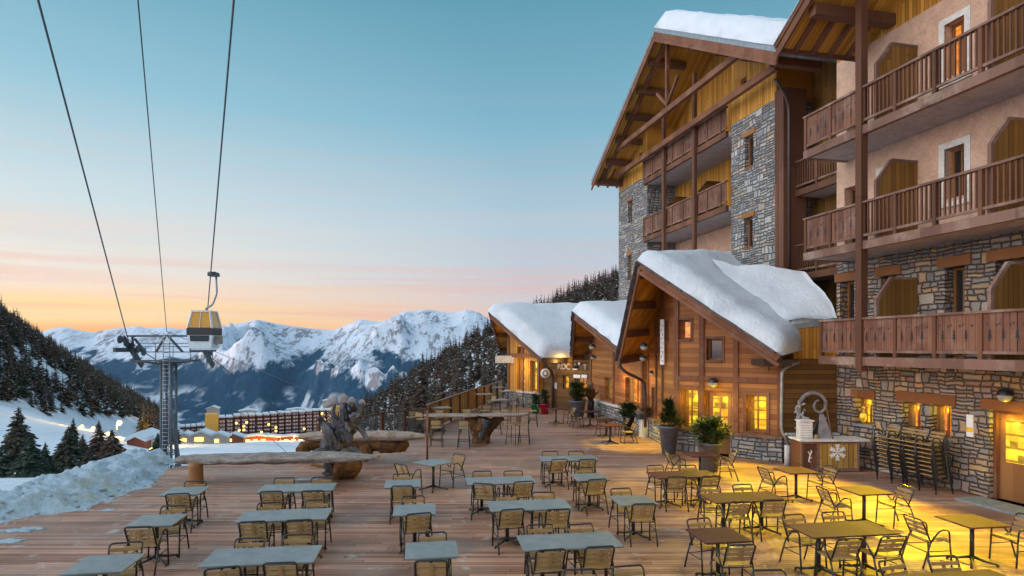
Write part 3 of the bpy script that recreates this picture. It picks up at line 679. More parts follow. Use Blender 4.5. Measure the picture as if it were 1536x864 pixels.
# street lamps in the valley: real posts with lit heads and light on the snow
def street_lamp(px, py, Y, hgt, label, power, rad=.35):
    p = px3(px, py, Y); e = empty('street_lamp', (p.x, p.y, p.z-hgt), 0, label, 'street lamp', 'lit lamps in the valley')
    q = MB(); q.tube([(0,0,-2), (0,0,hgt-.1), (.25,0,hgt+.15), (.6,0,hgt+.12)], [.09,.07,.05,.05], 6); q.build('pole', M['darksteel'], e)
    q = MB(); q.ball((.6,0,hgt), rad, 6); q.build('lamp_head', M['bulb'], e)
    ld = bpy.data.lights.new('street_light', 'POINT'); ld.energy = power*((7 if Y > 210 else 4) if px > 260 else 2.2); ld.color = (1.0,.50,.07); ld.shadow_soft_size = .4
    lo = bpy.data.objects.new('street_light', ld); COL.objects.link(lo); lo.parent = e; lo.location = (.6,-.1,hgt-rad-.3)
for a in [(175,634,140,5,'bright golden street lamp above the spruces',11000,.5),(119,640,150,2.6,'golden lamp among hillside trees left of the brightest lamp',9000,.4),(136,642,145,2.4,'lamp low on the slope between two golden glows',7000,.35),(92,648,140,2.2,'leftmost lamp lighting the edge of the piste',4500,.35),(158,650,135,2.2,'lamp just below the brightest street lamp',3500,.3),
          (223,676,110,4,'amber lamp hanging beside the dark spruce at the pylon foot',500,.5),(346,655,330,8,'tall lamp in front of the apartment block',12000,.5),(440,654,360,8,'lamp standing before the lit shop row',12000,.5),(275,680,200,5,'lamp at the foot of the lift pylon',4500,.35),(352,678,240,4,'lamp among low houses on the glowing slope',9000,.35),(312,672,235,5,'lamp over the bright snow left of the village house',14000,.4),(372,672,300,6,'lamp between the low dark house and the shop rows',14000,.4),(490,662,330,6,'lamp behind the driftwood slab',12000,.4),(463,664,330,6,'lamp between the two lit shop rows',12000,.4),(621,624,250,4,'lamp over the brown block behind the railing',3000,.5),
          (300,676,150,3,'lamp on the glowing snow nearest the pylon',1500,.22),(345,677,140,3,'lamp on the glowing snow below the ochre tower',1500,.22),(375,674,160,4,'tall lamp standing on the glowing snow before the shop rows',1800,.22),(404,676,150,3.4,'lamp on the glowing snow in the middle of the village',1500,.22),(446,675,150,3,'lamp on the glowing snow left of the driftwood root',1400,.22)]:
    street_lamp(*a)

# ================================================================== deck
mb = MB()
DK = [(-10.6,20.2),(-6.9,21.3),(-5.4,26.2),(-3.8,27.9),(-2.7,36.4),(-.75,48.0),(6,50),(9,40),(9.2,30),(13,24),(20,22),(20,-6),(-11.6,-6),(-11.3,13.5)]
n = len(DK); mb.add([(x, y, 0) for x, y in DK]+[(x, y, -.22) for x, y in DK], [tuple(reversed(range(n))), tuple(range(n, 2*n))]+[(i, (i+1)%n, (i+1)%n+n, i+n) for i in range(n)])
mb.build('terrace_deck', M['deck'], kind='structure', label='wooden plank terrace deck')
# ================================================================== walls, windows, roofs
def frame_M(p0, p1, z=0, origin=None):
    """matrix whose x runs from p0 to p1, y points into the wall, z up"""
    a = math.atan2(p1[1]-p0[1], p1[0]-p0[0]); o = Vector((p0[0], p0[1], z))
    if origin is not None: o = o - Vector(origin)
    return Matrix.Translation(o) @ Matrix.Rotation(a, 4, 'Z')
def wall(x0, x1, z0, top, ops=(), dep=.35, mi=0, thick=.4):
    """front face with reveals; ops = (xa, xb, za, zb); top = number or function of x"""
    mb = MB(); tf = top if callable(top) else (lambda x: top)
    xs = sorted({x0, x1, *[v for o in ops for v in o[:2] if x0 < v < x1], *([x0+(x1-x0)*i/14 for i in range(15)] if callable(top) else [])})
    for a, b in zip(xs, xs[1:]):
        m = (a+b)/2; cuts = sorted([(o[2], o[3]) for o in ops if o[0] <= m <= o[1]]); z = z0
        ta, tb = tf(a), tf(b)
        for (c, d) in cuts:
            if c > z: mb.add([(a,0,z),(b,0,z),(b,0,c),(a,0,c)], [(0,1,2,3)], mi)
            z = d
        mb.add([(a,0,z),(b,0,z),(b,0,max(z,tb)),(a,0,max(z,ta))], [(0,1,2,3)], mi)
        mb.add([(a,thick,z0),(b,thick,z0),(b,thick,tb),(a,thick,ta)], [(3,2,1,0)], mi) if not cuts else None
        mb.add([(a,0,ta),(b,0,tb),(b,thick,tb),(a,thick,ta)], [(0,1,2,3)], mi)
    for (a, b, c, d) in ops:
        mb.add([(a,0,c),(a,dep,c),(a,dep,d),(a,0,d)], [(0,1,2,3)], mi); mb.add([(b,0,c),(b,dep,c),(b,dep,d),(b,0,d)], [(3,2,1,0)], mi)
        mb.add([(a,0,c),(b,0,c),(b,dep,c),(a,dep,c)], [(0,1,2,3)], mi); mb.add([(a,0,d),(b,0,d),(b,dep,d),(a,dep,d)], [(3,2,1,0)], mi)
    for x in (x0, x1): mb.add([(x,0,z0),(x,thick,z0),(x,thick,tf(x)),(x,0,tf(x))], [(0,1,2,3)], mi)
    return mb
def window(par, Mx, x0, x1, z0, z1, y=.22, fm='doorwood', pm='glass_dark', nx=1, nz=1, fw=.07, name='window', label=None):
    f = MB()
    for (a, b) in ((x0, x0+fw), (x1-fw, x1)): f.box(a, b, y-.05, y+.05, z0, z1)
    for (a, b) in ((z0, z0+fw), (z1-fw, z1)): f.box(x0+fw, x1-fw, y-.047, y+.047, a, b)
    for i in range(1, nx): c = x0+(x1-x0)*i/nx; f.box(c-.025, c+.025, y-.04, y+.04, z0+fw, z1-fw)
    for i in range(1, nz): c = z0+(z1-z0)*i/nz; f.box(x0+fw, x1-fw, y-.036, y+.036, c-.02, c+.02)
    fo = f.build(name, M[fm], par, Mx, label)
    g = MB(); g.box(x0+.01, x1-.01, y+.008, y+.02, z0+.01, z1-.01); g.build('pane', M[pm], fo)
    if pm.startswith('lit') and x1-x0 > .5 and z0 < 8:
        cu = MB(); w_c = (x1-x0-2*fw)*.27; n_c = 8; pts_ = [(x0+fw+w_c*i/n_c, y-.012-.018*(i % 2)) for i in range(n_c+1)]
        for (xa, ya), (xb, yb_) in zip(pts_, pts_[1:]): cu.add([(xa,ya,z0+fw),(xb,yb_,z0+fw),(xb,yb_,z1-fw),(xa,ya,z1-fw)], [(0,1,2,3)])
        cu.build('curtain', M['curtain'], fo)
    return fo
def snow_sheet(A, B, K, lenK, T, nu=30, nw=24, seed=0, over=.25, edge=.7, lean=0.0, amp=.16, Tb=None, up=None):
    """thick snow on the slope A->B (down the slope), extruded along K"""
    A = Vector(A); B = Vector(B); K = Vector(K); d = B-A; Ld = d.length; un = d.normalized(); nrm = K.cross(un).normalized()
    if nrm.z < 0: nrm = -nrm
    mb = MB(); top = []; bot = []
    for i in range(nu+1):
        for j in range(nw+1):
            u = i/nu; w = j/nw; s = (u*(Ld+over*1.2) - .0); q = w*(lenK+over)-over
            e = min(s+.12*edge, (Ld+over*1.2)-s, (q+over), 9)
            ed = min(1.0, max(0.0, e)/edge); prof = math.sqrt(max(0, 1-(1-ed)**2))
            Tt = T+( (Tb-T)*w if Tb is not None else 0)
            P = A + un*s + K*q; N = fbm(Vector((P.x*.45, P.y*.45, seed)), 3)
            th = Tt*(.93+.18*N)*prof + amp*.35*(mn.noise(P*1.9)+.5*mn.noise(P*4.5))*prof
            out_ = mn.noise(Vector((s*1.3, seed, 2)))*.12*(1-ed) 
            top.append(P + Vector((0,0,1))*th*.8 + nrm*th*.25 - K*out_*.6 + un*(.22*th*u*u)); bot.append(P+nrm*.012)
    nx_ = nw+1; V = top+bot; nb = len(top); F = []
    for i in range(nu):
        for j in range(nw): a = i*nx_+j; F.append((a, a+nx_, a+nx_+1, a+1)); F.append((nb+a, nb+a+1, nb+a+nx_+1, nb+a+nx_))
    for i in range(nu):
        for j in (0, nw): a = i*nx_+j; F.append((a, a+nx_, nb+a+nx_, nb+a))
    for j in range(nw):
        for i in (0, nu): a = i*nx_+j; F.append((a, a+1, nb+a+1, nb+a))
    mb.add(V, F, 0, True); return mb
def slope_roof(par, org, A, Rr, Lp, K, lr, T, names=('roof',), rafters=True, purl_l=2, seed=0, snowT=.6, snowTb=None, left_snow=.25, soff='plank_soffit', trim='timber_red', wallback=1.4, over=.25):
    """gable roof from apex A, right eave R, left eave L, extruded along K"""
    org = Vector(org); A = Vector(A)-org; Rr = Vector(Rr)-org; Lp = Vector(Lp)-org; K = Vector(K).normalized()
    up = Vector((0,0,T)); B = K*lr
    mb = MB()
    for E, fl in ((Rr, 0), (Lp, 1)):
        vs_ = [A, E, E+B, A+B, A+up, E+up, E+up+B, A+up+B]
        f = [(0,3,2,1), (4,5,6,7), (0,1,5,4), (1,2,6,5), (2,3,7,6)]
        b = len(mb.v); mb.add(vs_, [], 0)
        for k, q in enumerate(f):
            q = tuple(i+b for i in q); mb.f.append(q if not fl else tuple(reversed(q))); mb.m.append(0 if k == 0 else 1); mb.sm.append(False)
    ro = mb.build('roof', [M[soff], M['slate']], par)
    # bargeboards along both verges, slate lip above
    bb = MB()
    for E in (Rr, Lp):
        d = (E-A).normalized(); f0 = -K*.03
        bb.bar(A+f0-Vector((0,0,.02)), E+f0-Vector((0,0,.02))+d*.1, .07, .34, 0); bb.bar(A+f0*2.6-Vector((0,0,.20)), E+f0*2.6-Vector((0,0,.20))+d*.12, .05, .12, 0)
    bb.build('bargeboard', M[trim], ro)
    sl = MB(); rg2 = random.Random(seed)
    for E in (Rr, Lp):
        l = (E-A).length; d = (E-A)/l; s = 0
        while s < l:
            w = rg2.uniform(.18,.34); a = A+d*s-K*rg2.uniform(.07,.14)+up; sl.bar(a, a+d*w, .26, rg2.uniform(.04,.08)); s += w*.95
    sl.build('slates', M['slate'], ro)
    if rafters:
        rf = MB()
        for E, np_ in ((Rr, 2), (Lp, purl_l)):
            for i in range(np_+1):
                p = A+(E-A)*((i+.12)/(np_+.25)) - Vector((0,0,.16)); rf.bar(p-K*.0+K*.06, p+K*(wallback+.5), .16, .26)
        build_split(rf, 'purlin', M['timber'], ro)
    snow_sheet(A+up*1.35, Rr+up*1.35, K, lr, snowT, seed=seed, Tb=snowTb, over=over).build('roof_snow', M['snow'], ro)
    if left_snow: snow_sheet(A+up*1.35, Lp+up*1.35, K, lr, left_snow, nu=16, nw=14, seed=seed+3, Tb=left_snow, over=.12, edge=.3).build('roof_snow', M['snow'], ro)
    return ro
def plane_z(A, E, K, x, y):
    d = (E[0]-A[0], E[1]-A[1]); det = d[0]*K[1]-d[1]*K[0]; rx, ry = x-A[0], y-A[1]
    a = (rx*K[1]-ry*K[0])/det; return A[2]+a*(E[2]-A[2])
def posts_on(mb, xs, z0, tf, w=.17, d=.07, y=-.035):
    for x in xs: mb.box(x-w/2, x+w/2, y-d/2, y+d/2, z0, (tf(x) if callable(tf) else tf)-.02)

# ------------------------------------------------------------------ CHALET nearest (big lit gable)
def chalet(label, W0, W1, W2, A, Rr, Lp, K, lr, plinth, org, snowT, snowTb, ops_l, ops_f, seed, purl=3, extra=None, wmat='plank_red_h', lsnow=.2, over=.25):
    e = empty('chalet', (org[0], org[1], 0), 0, label, 'chalet')
    ro = slope_roof(e, (org[0], org[1], 0), A, Rr, Lp, K, lr, .16, seed=seed, snowT=snowT, snowTb=snowTb, purl_l=purl, left_snow=lsnow, over=over)
    def ztop(x, y): return min(plane_z(A, Rr, K, x, y), plane_z(A, Lp, K, x, y)) - .005
    segs = []
    for (p0, p1, ops, tag_) in ((W0, W1, ops_l, 'l'), (W1, W2, ops_f, 'f')):
        if p0 is None: continue
        Mx = frame_M(p0, p1, 0, (org[0], org[1], 0)); Lw = math.hypot(p1[0]-p0[0], p1[1]-p0[1])
        tf = lambda x, p0=p0, p1=p1, Lw=Lw: ztop(p0[0]+(p1[0]-p0[0])*x/Lw, p0[1]+(p1[1]-p0[1])*x/Lw)
        wall(0, Lw, plinth, tf, [o[:4] for o in ops]).build('wall', M[wmat], e, Mx)
        doors = [o for o in ops if len(o) > 6 and o[6] == 'door']
        pl = wall(-.05 if tag_ == 'l' else 0, Lw+.0, 0, plinth-.04, [(o[0], o[1], 0, plinth-.04) for o in doors], .3)
        pl.v = [(x, y-.16 if y < .2 else y, z) for x, y, z in pl.v]; pl.build('stone_plinth', M['stone_small'], e, Mx)
        cp = MB(); xs = sorted([0, Lw]+[v for o in doors for v in o[:2]])
        for a, b in zip(xs[::2], xs[1::2]): cp.box(a-.02, b+.02, -.24, .02, plinth-.04, plinth+.04)
        cp.build('plinth_coping', M['timber_worn'], e, Mx)
        for o in ops:
            k = o[6] if len(o) > 6 else 'win'
            if k == 'door': door(e, Mx, o, o[5])
            else:
                window(e, Mx, o[0], o[1], o[2], o[3], .24, 'doorwood', o[5], *(o[7] if len(o) > 7 else (1, 1)))
                fr = MB()
                fr.box(o[0]-.09, o[0], -.03, .02, o[2]-.08, o[3]+.09); fr.box(o[1], o[1]+.09, -.03, .02, o[2]-.08, o[3]+.09)
                fr.box(o[0], o[1], -.028, .02, o[3], o[3]+.09); fr.box(o[0], o[1], -.06, .02, o[2]-.08, o[2]); build_split(fr, 'window_surround', M['timber_red'], e, Mx)
        segs.append((Mx, Lw, tf))
    return e, segs, ro
def door(e, Mx, o, pane):
    x0, x1, z0, z1 = o[:4]; d = MB(); d.box(x0+.08, x1-.08, .22, .28, z0+.02, z0+.95)
    for a, b in ((x0+.08, x0+.22), (x1-.22, x1-.08)): d.box(a, b, .221, .279, z0+.95, z1-.08)
    d.box(x0+.22, x1-.22, .222, .278, z1-.22, z1-.08); d.box((x0+x1)/2-.03, (x0+x1)/2+.03, .218, .282, z0+.1, z1-.1)
    do = d.build('door', M['doorwood'], e, Mx); g = MB(); g.box(x0+.2, x1-.2, .245, .255, z0+.94, z1-.2); g.build('pane', M[pane], do)
    h = MB(); h.tube([((x0+x1)/2+.08, .21, z0+1.0), ((x0+x1)/2+.08, .15, z0+1.0), ((x0+x1)/2+.2, .15, z0+1.0)], .012, 6); h.build('handle', M['steel'], do)
    f = MB(); f.box(x0, x0+.08, .12, .3, z0, z1); f.box(x1-.08, x1, .12, .3, z0, z1); f.box(x0+.08, x1-.08, .121, .299, z1-.08, z1); f.build('door_frame', M['timber_red'], e, Mx)

A1 = (4.54,22.45,6.64); R1 = (8.10,19.45,3.50); L1 = (4.33,25.5,3.26); K1 = Vector((.61,.79,.06)).normalized(); C0 = (5.9,27.4); C1 = (5.95,23.2); C2 = (8.95,20.9)
def fx(p0, p1, px):      # distance along p0->p1 where the sight line through column px crosses it
    q = (px-768)/FPX; dx, dy = p1[0]-p0[0], p1[1]-p0[1]; l = math.hypot(dx, dy); t = (q*p0[1]-p0[0])/(dx-q*dy); return t*l
f_ = lambda px: fx(C1, C2, px)
def fz(p0, p1, px, py):
    l = math.hypot(p1[0]-p0[0], p1[1]-p0[1]); t = fx(p0, p1, px)/l; Y = p0[1]+(p1[1]-p0[1])*t; return CAMZ-(py-HOR)/FPX*Y
z_ = lambda px, py: fz(C1, C2, px, py)
ops_f = [(f_(1014), f_(1036), z_(1025,509), z_(1025,480), 1, 'lit_orange'),
         (f_(1060), f_(1083), z_(1071,540), z_(1071,508), 1, 'glass_dark'),
         (f_(1022), f_(1047), .86, z_(1034,583), 1, 'lit', 'win', (2, 2)),
         (f_(1057), f_(1098), 0.0, z_(1078,586), 1, 'lit', 'door'),
         (f_(1119), f_(1150), z_(1134,648), z_(1134,592), 1, 'lit', 'win', (2, 1))]
g_ = lambda px: fx(C0, C1, px); gz = lambda px, py: fz(C0, C1, px, py)
ops_l = [(g_(978)+.1, g_(984), .9, 2.1, 1, 'glass_dark'), (g_(985.5), g_(990.5), gz(988,530), gz(988,505), 1, 'lit_orange'), (g_(997), g_(1003), gz(1000,510), gz(1000,481), 1, 'glass_dark')]
e, segs, ro = chalet('large timber chalet with lit ground floor and heavy snow on its steep gable roof', C0, C1, C2, A1, R1, L1, K1, 8.6, .80, (6.5,23.5), .60, 1.1, ops_l, ops_f, 4, purl=3)
CH1 = e
Mx, Lw, tf = segs[1]
tb = MB(); posts_on(tb, [.09, f_(1053), f_(1104), Lw-.09], .85, tf); zb = z_(1090,566)
tb.box(.18, f_(1053)-.09, -.065, -.003, zb-.16, zb+.02); tb.box(f_(1053)+.09, f_(1104)-.09, -.065, -.003, zb-.16, zb+.02); tb.box(f_(1104)+.09, Lw-.18, -.065, -.003, zb-.16, zb+.02)
build_split(tb, 'timber_post', M['timber_red'], e, Mx)
v = MB(); a, b = f_(1141), f_(1153); zt = z_(1147,538); v.box(a, b, -.04, -.004, zt-.42, zt)
for i in range(4): v.box(a-.01, b+.01, -.07, -.045, zt-.40+i*.1, zt-.35+i*.1)
v.build('vent_grille', M['doorwood'], e, Mx)
Mx0, Lw0, tf0 = segs[0]
tb = MB(); posts_on(tb, [.1, g_(985), g_(994.5)], .85, tf0, .15); build_split(tb, 'timber_post', M['timber_red'], e, Mx0)
# right-hand side wall with dark boards (faces the terrace) between the chalet and the hotel
S0 = C2; S1 = (10.74, 20.95)
Mxs = frame_M(S0, S1, 0, (6.5,23.5,0)); Ls = math.hypot(S1[0]-S0[0], S1[1]-S0[1])
wall(0, Ls, .95, 3.40, []).build('side_wall', M['plank_dark_h'], e, Mxs)
pl = wall(0, Ls, 0, .90, []); pl.v = [(x, y-.14 if y < .2 else y, z) for x, y, z in pl.v]; pl.build('stone_plinth', M['stone_small'], e, Mxs)
cp = MB(); cp.box(0, Ls, -.2, .0, .90, .96); cp.build('plinth_coping', M['offwhite'], e, Mxs)
# gutter + eave of the right slope, snow tongue towards the hotel
gt = MB(); o_ = Vector((6.5,23.5,0)); a = Vector(R1)-o_; gt.tube([a+Vector((-.02,0,-.02)), a+K1*2.2+Vector((0,0,-.02))], .07, 8)
gt.box(R1[0]-6.5, R1[0]-6.5+.9, R1[1]-23.5+.9, R1[1]-23.5+2.0, R1[2]-.32, R1[2]-.12); gt.build('gutter', M['gutter'], e)
def at_(p0, p1, px, off=0): 
    t = fx(p0, p1, px)/math.hypot(p1[0]-p0[0], p1[1]-p0[1]); return Vector((p0[0]+(p1[0]-p0[0])*t, p0[1]+(p1[1]-p0[1])*t, 0))
# small flat roof with snow linking the chalet to the hotel
lr_ = MB(); P = [px3(1150,470,23), px3(1255,455,22.2), px3(1257,463,20.7), px3(1222,466,20.6)]
lk = MB(); zt = 5.15
pts = [(9.0,20.95),(10.72,20.9),(10.72,23.2),(7.7,24.4)]
lk.add([(x-6.5, y-23.5, z+dz) for z in (4.55, 4.72) for (x, y), dz in zip(pts, (-.2,0,1.3,1.9))], [(3,2,1,0),(4,5,6,7),(0,1,5,4),(1,2,6,5),(2,3,7,6),(3,0,4,7)]); lk.build('link_roof', M['flash'], e)
ls = MB(); G = 14; V = []; F = []
for i in range(G+1):
    for j in range(G+1):
        u, w = i/G, j/G; x = (pts[0][0]*(1-u)+pts[1][0]*u)*(1-w)+(pts[3][0]*(1-u)+pts[2][0]*u)*w; y = (pts[0][1]*(1-u)+pts[1][1]*u)*(1-w)+(pts[3][1]*(1-u)+pts[2][1]*u)*w
        ed = min(1, min(w, 9)*6+.0); h = .04+.30*math.sqrt(max(0, ed))+ (1.95*w*w if False else (1-u)*(2.1*w**1.7-.15)+u*1.3*w)+.15*w + .16*mn.noise(Vector((x, y, 5)))+.05*mn.noise(Vector((x*3, y*3, 5))); V.append((x-6.5, y-23.5, 4.72+h))
V += [(x-6.5, y-23.5, 4.715+dz) for (x, y), dz in zip(pts, (-.2,0,1.3,1.9))]
for i in range(G):
    for j in range(G): a = i*(G+1)+j; F.append((a, a+G+1, a+G+2, a+1))
q = (G+1)*(G+1); F.append(tuple([i*(G+1) for i in range(G+1)]+[q+1, q])); F.append(tuple([G*(G+1)+j for j in range(G+1)]+[q+2, q+1]))
ls.add(V, F, 0, True); ls.build('roof_snow', M['snow'], e)
lw = wall(0, 1.5, 3.4, 4.55, []); lw.build('side_wall', M['plank_gold_v'], e, frame_M((9.3,20.95), (10.74,20.97), 0, (6.5,23.5,0)))
# flower-pot like lantern on the balcony end belongs to hotel; downpipe of chalet
def pipe(name, pts, r, mat, label, cat='downpipe', parent=None):
    q = MB(); q.tube(rounded(pts, .18), r, 8)
    if parent: return q.build(name, M[mat], parent)
    return q.build(name, M[mat], None, None, label, cat)
pz = lambda px, py, Y: px3(px, py, Y)
dpipe = MB(); dpipe.tube(rounded([pz(1199,544,20.55), pz(1185,548,20.5), pz(1173,556,20.4), pz(1172,645,20.4), pz(1183,668,20.3)], .15), .05, 8)
o = dpipe.build('downpipe', M['steel'], None, None, 'grey metal downpipe at the corner between lit chalet front and dark boarded wall', 'downpipe')
q = MB(); q.tube([pz(1181,668,20.3), pz(1181,700,20.3)], .09, 10); q.build('pipe_shoe', M['offwhite'], o)
q = MB(); q.tube(rounded([pz(929,538,24.6), pz(930,550,24.6), pz(938,558,24.6), pz(966,572,25.2), pz(968,600,25.2), pz(968,640,26.2)], .2), .06, 8)
q.build('downpipe', M['gutter'], None, None, 'dark downpipe sweeping from the left eave of the large chalet to the ground', 'downpipe')

# ------------------------------------------------------------------ middle chalet
W0 = (4.5,36.1); W1 = (5.86,28.2)
A2 = (3.38,33.6,5.50); R2 = (4.95,27.6,3.50); L2 = (3.62,37.2,3.16); K2 = Vector((.93,.36,.03)).normalized()
h_ = lambda px: fx(W0, W1, px); hz_ = lambda px, py: fz(W0, W1, px, py)
ops = [(h_(907), h_(920), hz_(914,600), hz_(914,567), 1, 'lit_dim'), (h_(938), h_(963), hz_(950,606), hz_(950,567), 1, 'lit_orange', 'win', (2,1))]
e, segs, ro = chalet('middle timber chalet with snow roof between the glazed chalet and the large one', W0, W1, None, A2, R2, L2, K2, 9.0, .85, (5.2,33), .55, .8, ops, [], 14, purl=2, wmat='plank_red_h') if False else (None, None, None)
def chalet1w(label, W0, W1, A, Rr, Lp, K, lr, plinth, org, sT, sTb, ops, seed, purl, wmat, lsnow=.2, over=.25):
    e = empty('chalet', (org[0], org[1], 0), 0, label, 'chalet'); og = (org[0], org[1], 0)
    ro = slope_roof(e, og, A, Rr, Lp, K, lr, .16, seed=seed, snowT=sT, snowTb=sTb, purl_l=purl, left_snow=lsnow, over=over)
    Mx = frame_M(W0, W1, 0, og); Lw = math.hypot(W1[0]-W0[0], W1[1]-W0[1])
    tf = lambda x: min(plane_z(A, Rr, K, W0[0]+(W1[0]-W0[0])*x/Lw, W0[1]+(W1[1]-W0[1])*x/Lw), plane_z(A, Lp, K, W0[0]+(W1[0]-W0[0])*x/Lw, W0[1]+(W1[1]-W0[1])*x/Lw))
    wall(0, Lw, plinth, tf, [o[:4] for o in ops]).build('wall', M[wmat], e, Mx)
    pl = wall(-.05, Lw+.05, 0, plinth-.04, []); pl.v = [(x, y-.16 if y < .2 else y, z) for x, y, z in pl.v]; pl.build('stone_plinth', M['stone_small'], e, Mx)
    cp = MB(); cp.box(-.1, Lw+.1, -.24, .02, plinth-.04, plinth+.04); cp.build('plinth_coping', M['offwhite'], e, Mx)
    for o in ops: window(e, Mx, o[0], o[1], o[2], o[3], .24, 'doorwood', o[5], *(o[7] if len(o) > 7 else (1, 1)))
    tb = MB(); posts_on(tb, [.1, Lw-.1, Lw*.5], plinth+.05, tf, .2); build_split(tb, 'timber_post', M['timber_red'], e, Mx)
    return e, Mx, Lw, tf, ro
e2, Mx2, Lw2, tf2, ro2 = chalet1w('middle timber chalet with snow roof between the glazed chalet and the large one', W0, W1, A2, R2, L2, K2, 9.0, .85, (5.2,33), .62, .9, ops, 14, 2, 'plank_red_h')
# ------------------------------------------------------------------ far glazed chalet
V0 = (-.27,42.0); V1 = (1.72,39.2)
A3 = (-1.3,40.0,5.86); R3 = (1.74,37.3,3.14); L3 = (-.74,44.0,3.55); K3 = Vector((.90,.43,.0)).normalized()
k_ = lambda px: fx(V0, V1, px); kz = lambda px, py: fz(V0, V1, px, py)
ops = [(k_(775), k_(787), 1.02, kz(780,535), 1, 'lit', 'win', (1,1)), (k_(795), k_(808), 1.02, kz(800,541), 1, 'lit', 'win', (1,1)), (k_(776), k_(785), kz(780,530), kz(780,520), 1, 'lit')]
e3, Mx3, Lw3, tf3, ro3 = chalet1w('far chalet with tall golden glazed front and thick snow on its roof', V0, V1, A3, R3, L3, K3, 8.6, .90, (1,41), .85, .9, ops, 24, 2, 'plank_gold_v', over=.3)
q = MB(); q.box(k_(768)-.1, k_(812), -.10, -.0, kz(790,535)-.05, kz(790,535)+.2); q.build('lintel_beam', M['timber_red'], e3, Mx3)
q = MB(); og = Vector((1,41,0)); a = Vector(R3)-og; q.box(0, 4.6, -.06, .1, -.30, .10, 0, frame_M((R3[0], R3[1]), (R3[0]+K3.x*4, R3[1]+K3.y*4), R3[2], og)); q.build('gutter', M['gutter'], e3)
# entrance wall between the far and middle chalets
U0 = (1.9,39.4); U1 = (4.45,36.9)
u_ = lambda px: fx(U0, U1, px); uz = lambda px, py: fz(U0, U1, px, py)
en = empty('entrance_porch', (3,38,0), 0, 'dark boarded entrance wall under the eaves with white lettering and lit door', 'entrance'); og = (3,38,0)
Mu = frame_M(U0, U1, 0, og); Lu = math.hypot(U1[0]-U0[0], U1[1]-U0[1])
oo = [(u_(844), u_(853), uz(848,584), uz(848,563)), (u_(862), u_(881), 0.0, uz(870,562))]
wall(0, Lu+.2, 0, 3.5, oo).build('wall', M['plank_dark_h'], en, Mu)
window(en, Mu, *oo[0], .24, 'doorwood', 'lit', 1, 2); door(en, Mu, (*oo[1], 1), 'lit_dim')
q = MB(); q.box(u_(861), u_(871), -.05, -.01, uz(866,567), uz(866,562)); q.box(u_(873), u_(881), -.05, -.01, uz(877,567), uz(877,562)); q.build('notice_board', M['white'], en, Mu)
q = MB(); q.box(u_(830), u_(836), -.05, -.01, uz(833,583), uz(833,574)); q.build('menu_frame', M['offwhite'], en, Mu)
def text(name, s, size, Mw, mat, parent=None, depth=.02, label=None, cat=None):
    c = bpy.data.curves.new('t', 'FONT'); c.body = s; c.size = size; c.extrude = depth; c.align_x = 'LEFT'
    to = bpy.data.objects.new('t', c); COL.objects.link(to); bpy.context.view_layer.update()
    me = bpy.data.meshes.new_from_object(to.evaluated_get(bpy.context.evaluated_depsgraph_get())); bpy.data.objects.remove(to)
    o = bpy.data.objects.new(name, me); me.materials.clear(); me.materials.append(M[mat]); COL.objects.link(o)
    if parent: o.parent = parent
    o.matrix_local = Mw; return tag(o, label, cat)
RX = Matrix.Rotation(R(90), 4, 'X')
wl = frame_M(U0, U1, 0)
zt = uz(850,554)
s_ = empty('wall_sign', wl @ Vector((u_(837), -.06, zt)), math.atan2(U1[1]-U0[1], U1[0]-U0[0]), 'pale letters with a dark round badge fixed above the entrance door', 'sign')
text('letters', 'RDC', .50, Matrix.Translation((0,0,0)) @ RX, 'offwhite', s_)
text('letters', 'T', .44, Matrix.Translation((u_(876)-u_(837),0,.02)) @ RX, 'offwhite', s_)
q = MB(); q.lathe([(.0,-.03),(.22,-.03),(.22,.03),(.0,.03)], 16, caps=False); q.build('badge', M['black'], s_, Matrix.Translation((u_(864)-u_(837),0,.28)) @ RX)
q = MB(); q.box(u_(868)-u_(837), u_(871)-u_(837), -.02, .02, .28, .46); q.box(u_(860)-u_(837), u_(867)-u_(837), -.02, .02, -.02, .06); q.build('letters', M['offwhite'], s_)

# ------------------------------------------------------------------ hotel (right) and its middle wing
TH = 12.9; EX = (math.sin(R(TH)), -math.cos(R(TH))); IN = (math.cos(R(TH)), math.sin(R(TH)))
ANG = math.atan2(EX[1], EX[0])
def onD(px, D):
    Y = D/((px-768)/FPX*IN[0]+IN[1]); return ((px-768)/FPX*Y, Y)
D0 = 15.17; HO = onD(1255, D0)
def hx(px, yl=0): p = onD(px, D0+yl); return (p[0]-HO[0])*EX[0]+(p[1]-HO[1])*EX[1]
def hzz(px, py, yl=0): return CAMZ-(py-HOR)/FPX*onD(px, D0+yl)[1]
hotel = empty('hotel', (HO[0], HO[1], 0), ANG, 'large chalet style hotel with stone base, pink walls and three long brown balconies', 'hotel')
XR = 17.0
gops = [(hx(1282), hx(1309), 1.35, 2.19), (hx(1352), hx(1381), 1.36, 2.20), (hx(1394), hx(1427), 1.30, 2.22), (hx(1484), hx(1484)+1.55, 0, 2.23), (8.6, 9.9, 1.2, 2.2)]
dops = [(hx(1260), hx(1281)), (hx(1321), hx(1344)), (hx(1417), hx(1447)), (hx(1493), hx(1493)+1.1), (9.2, 10.2)]
lv1 = [(a, b, 3.5, 5.92) for a, b in dops]
wall(0, XR, -.1, 6.62, gops+lv1, .42, thick=.5).build('wall', M['stone_big'], hotel)
l2 = [(dops[0][0]+.2, dops[0][1]+.1, 6.82, 8.95), (dops[1][0], dops[1][1], 6.82, 9.05), (dops[2][0], dops[2][1], 7.75, 9.1), (dops[3][0], dops[3][1], 6.82, 9.1)]
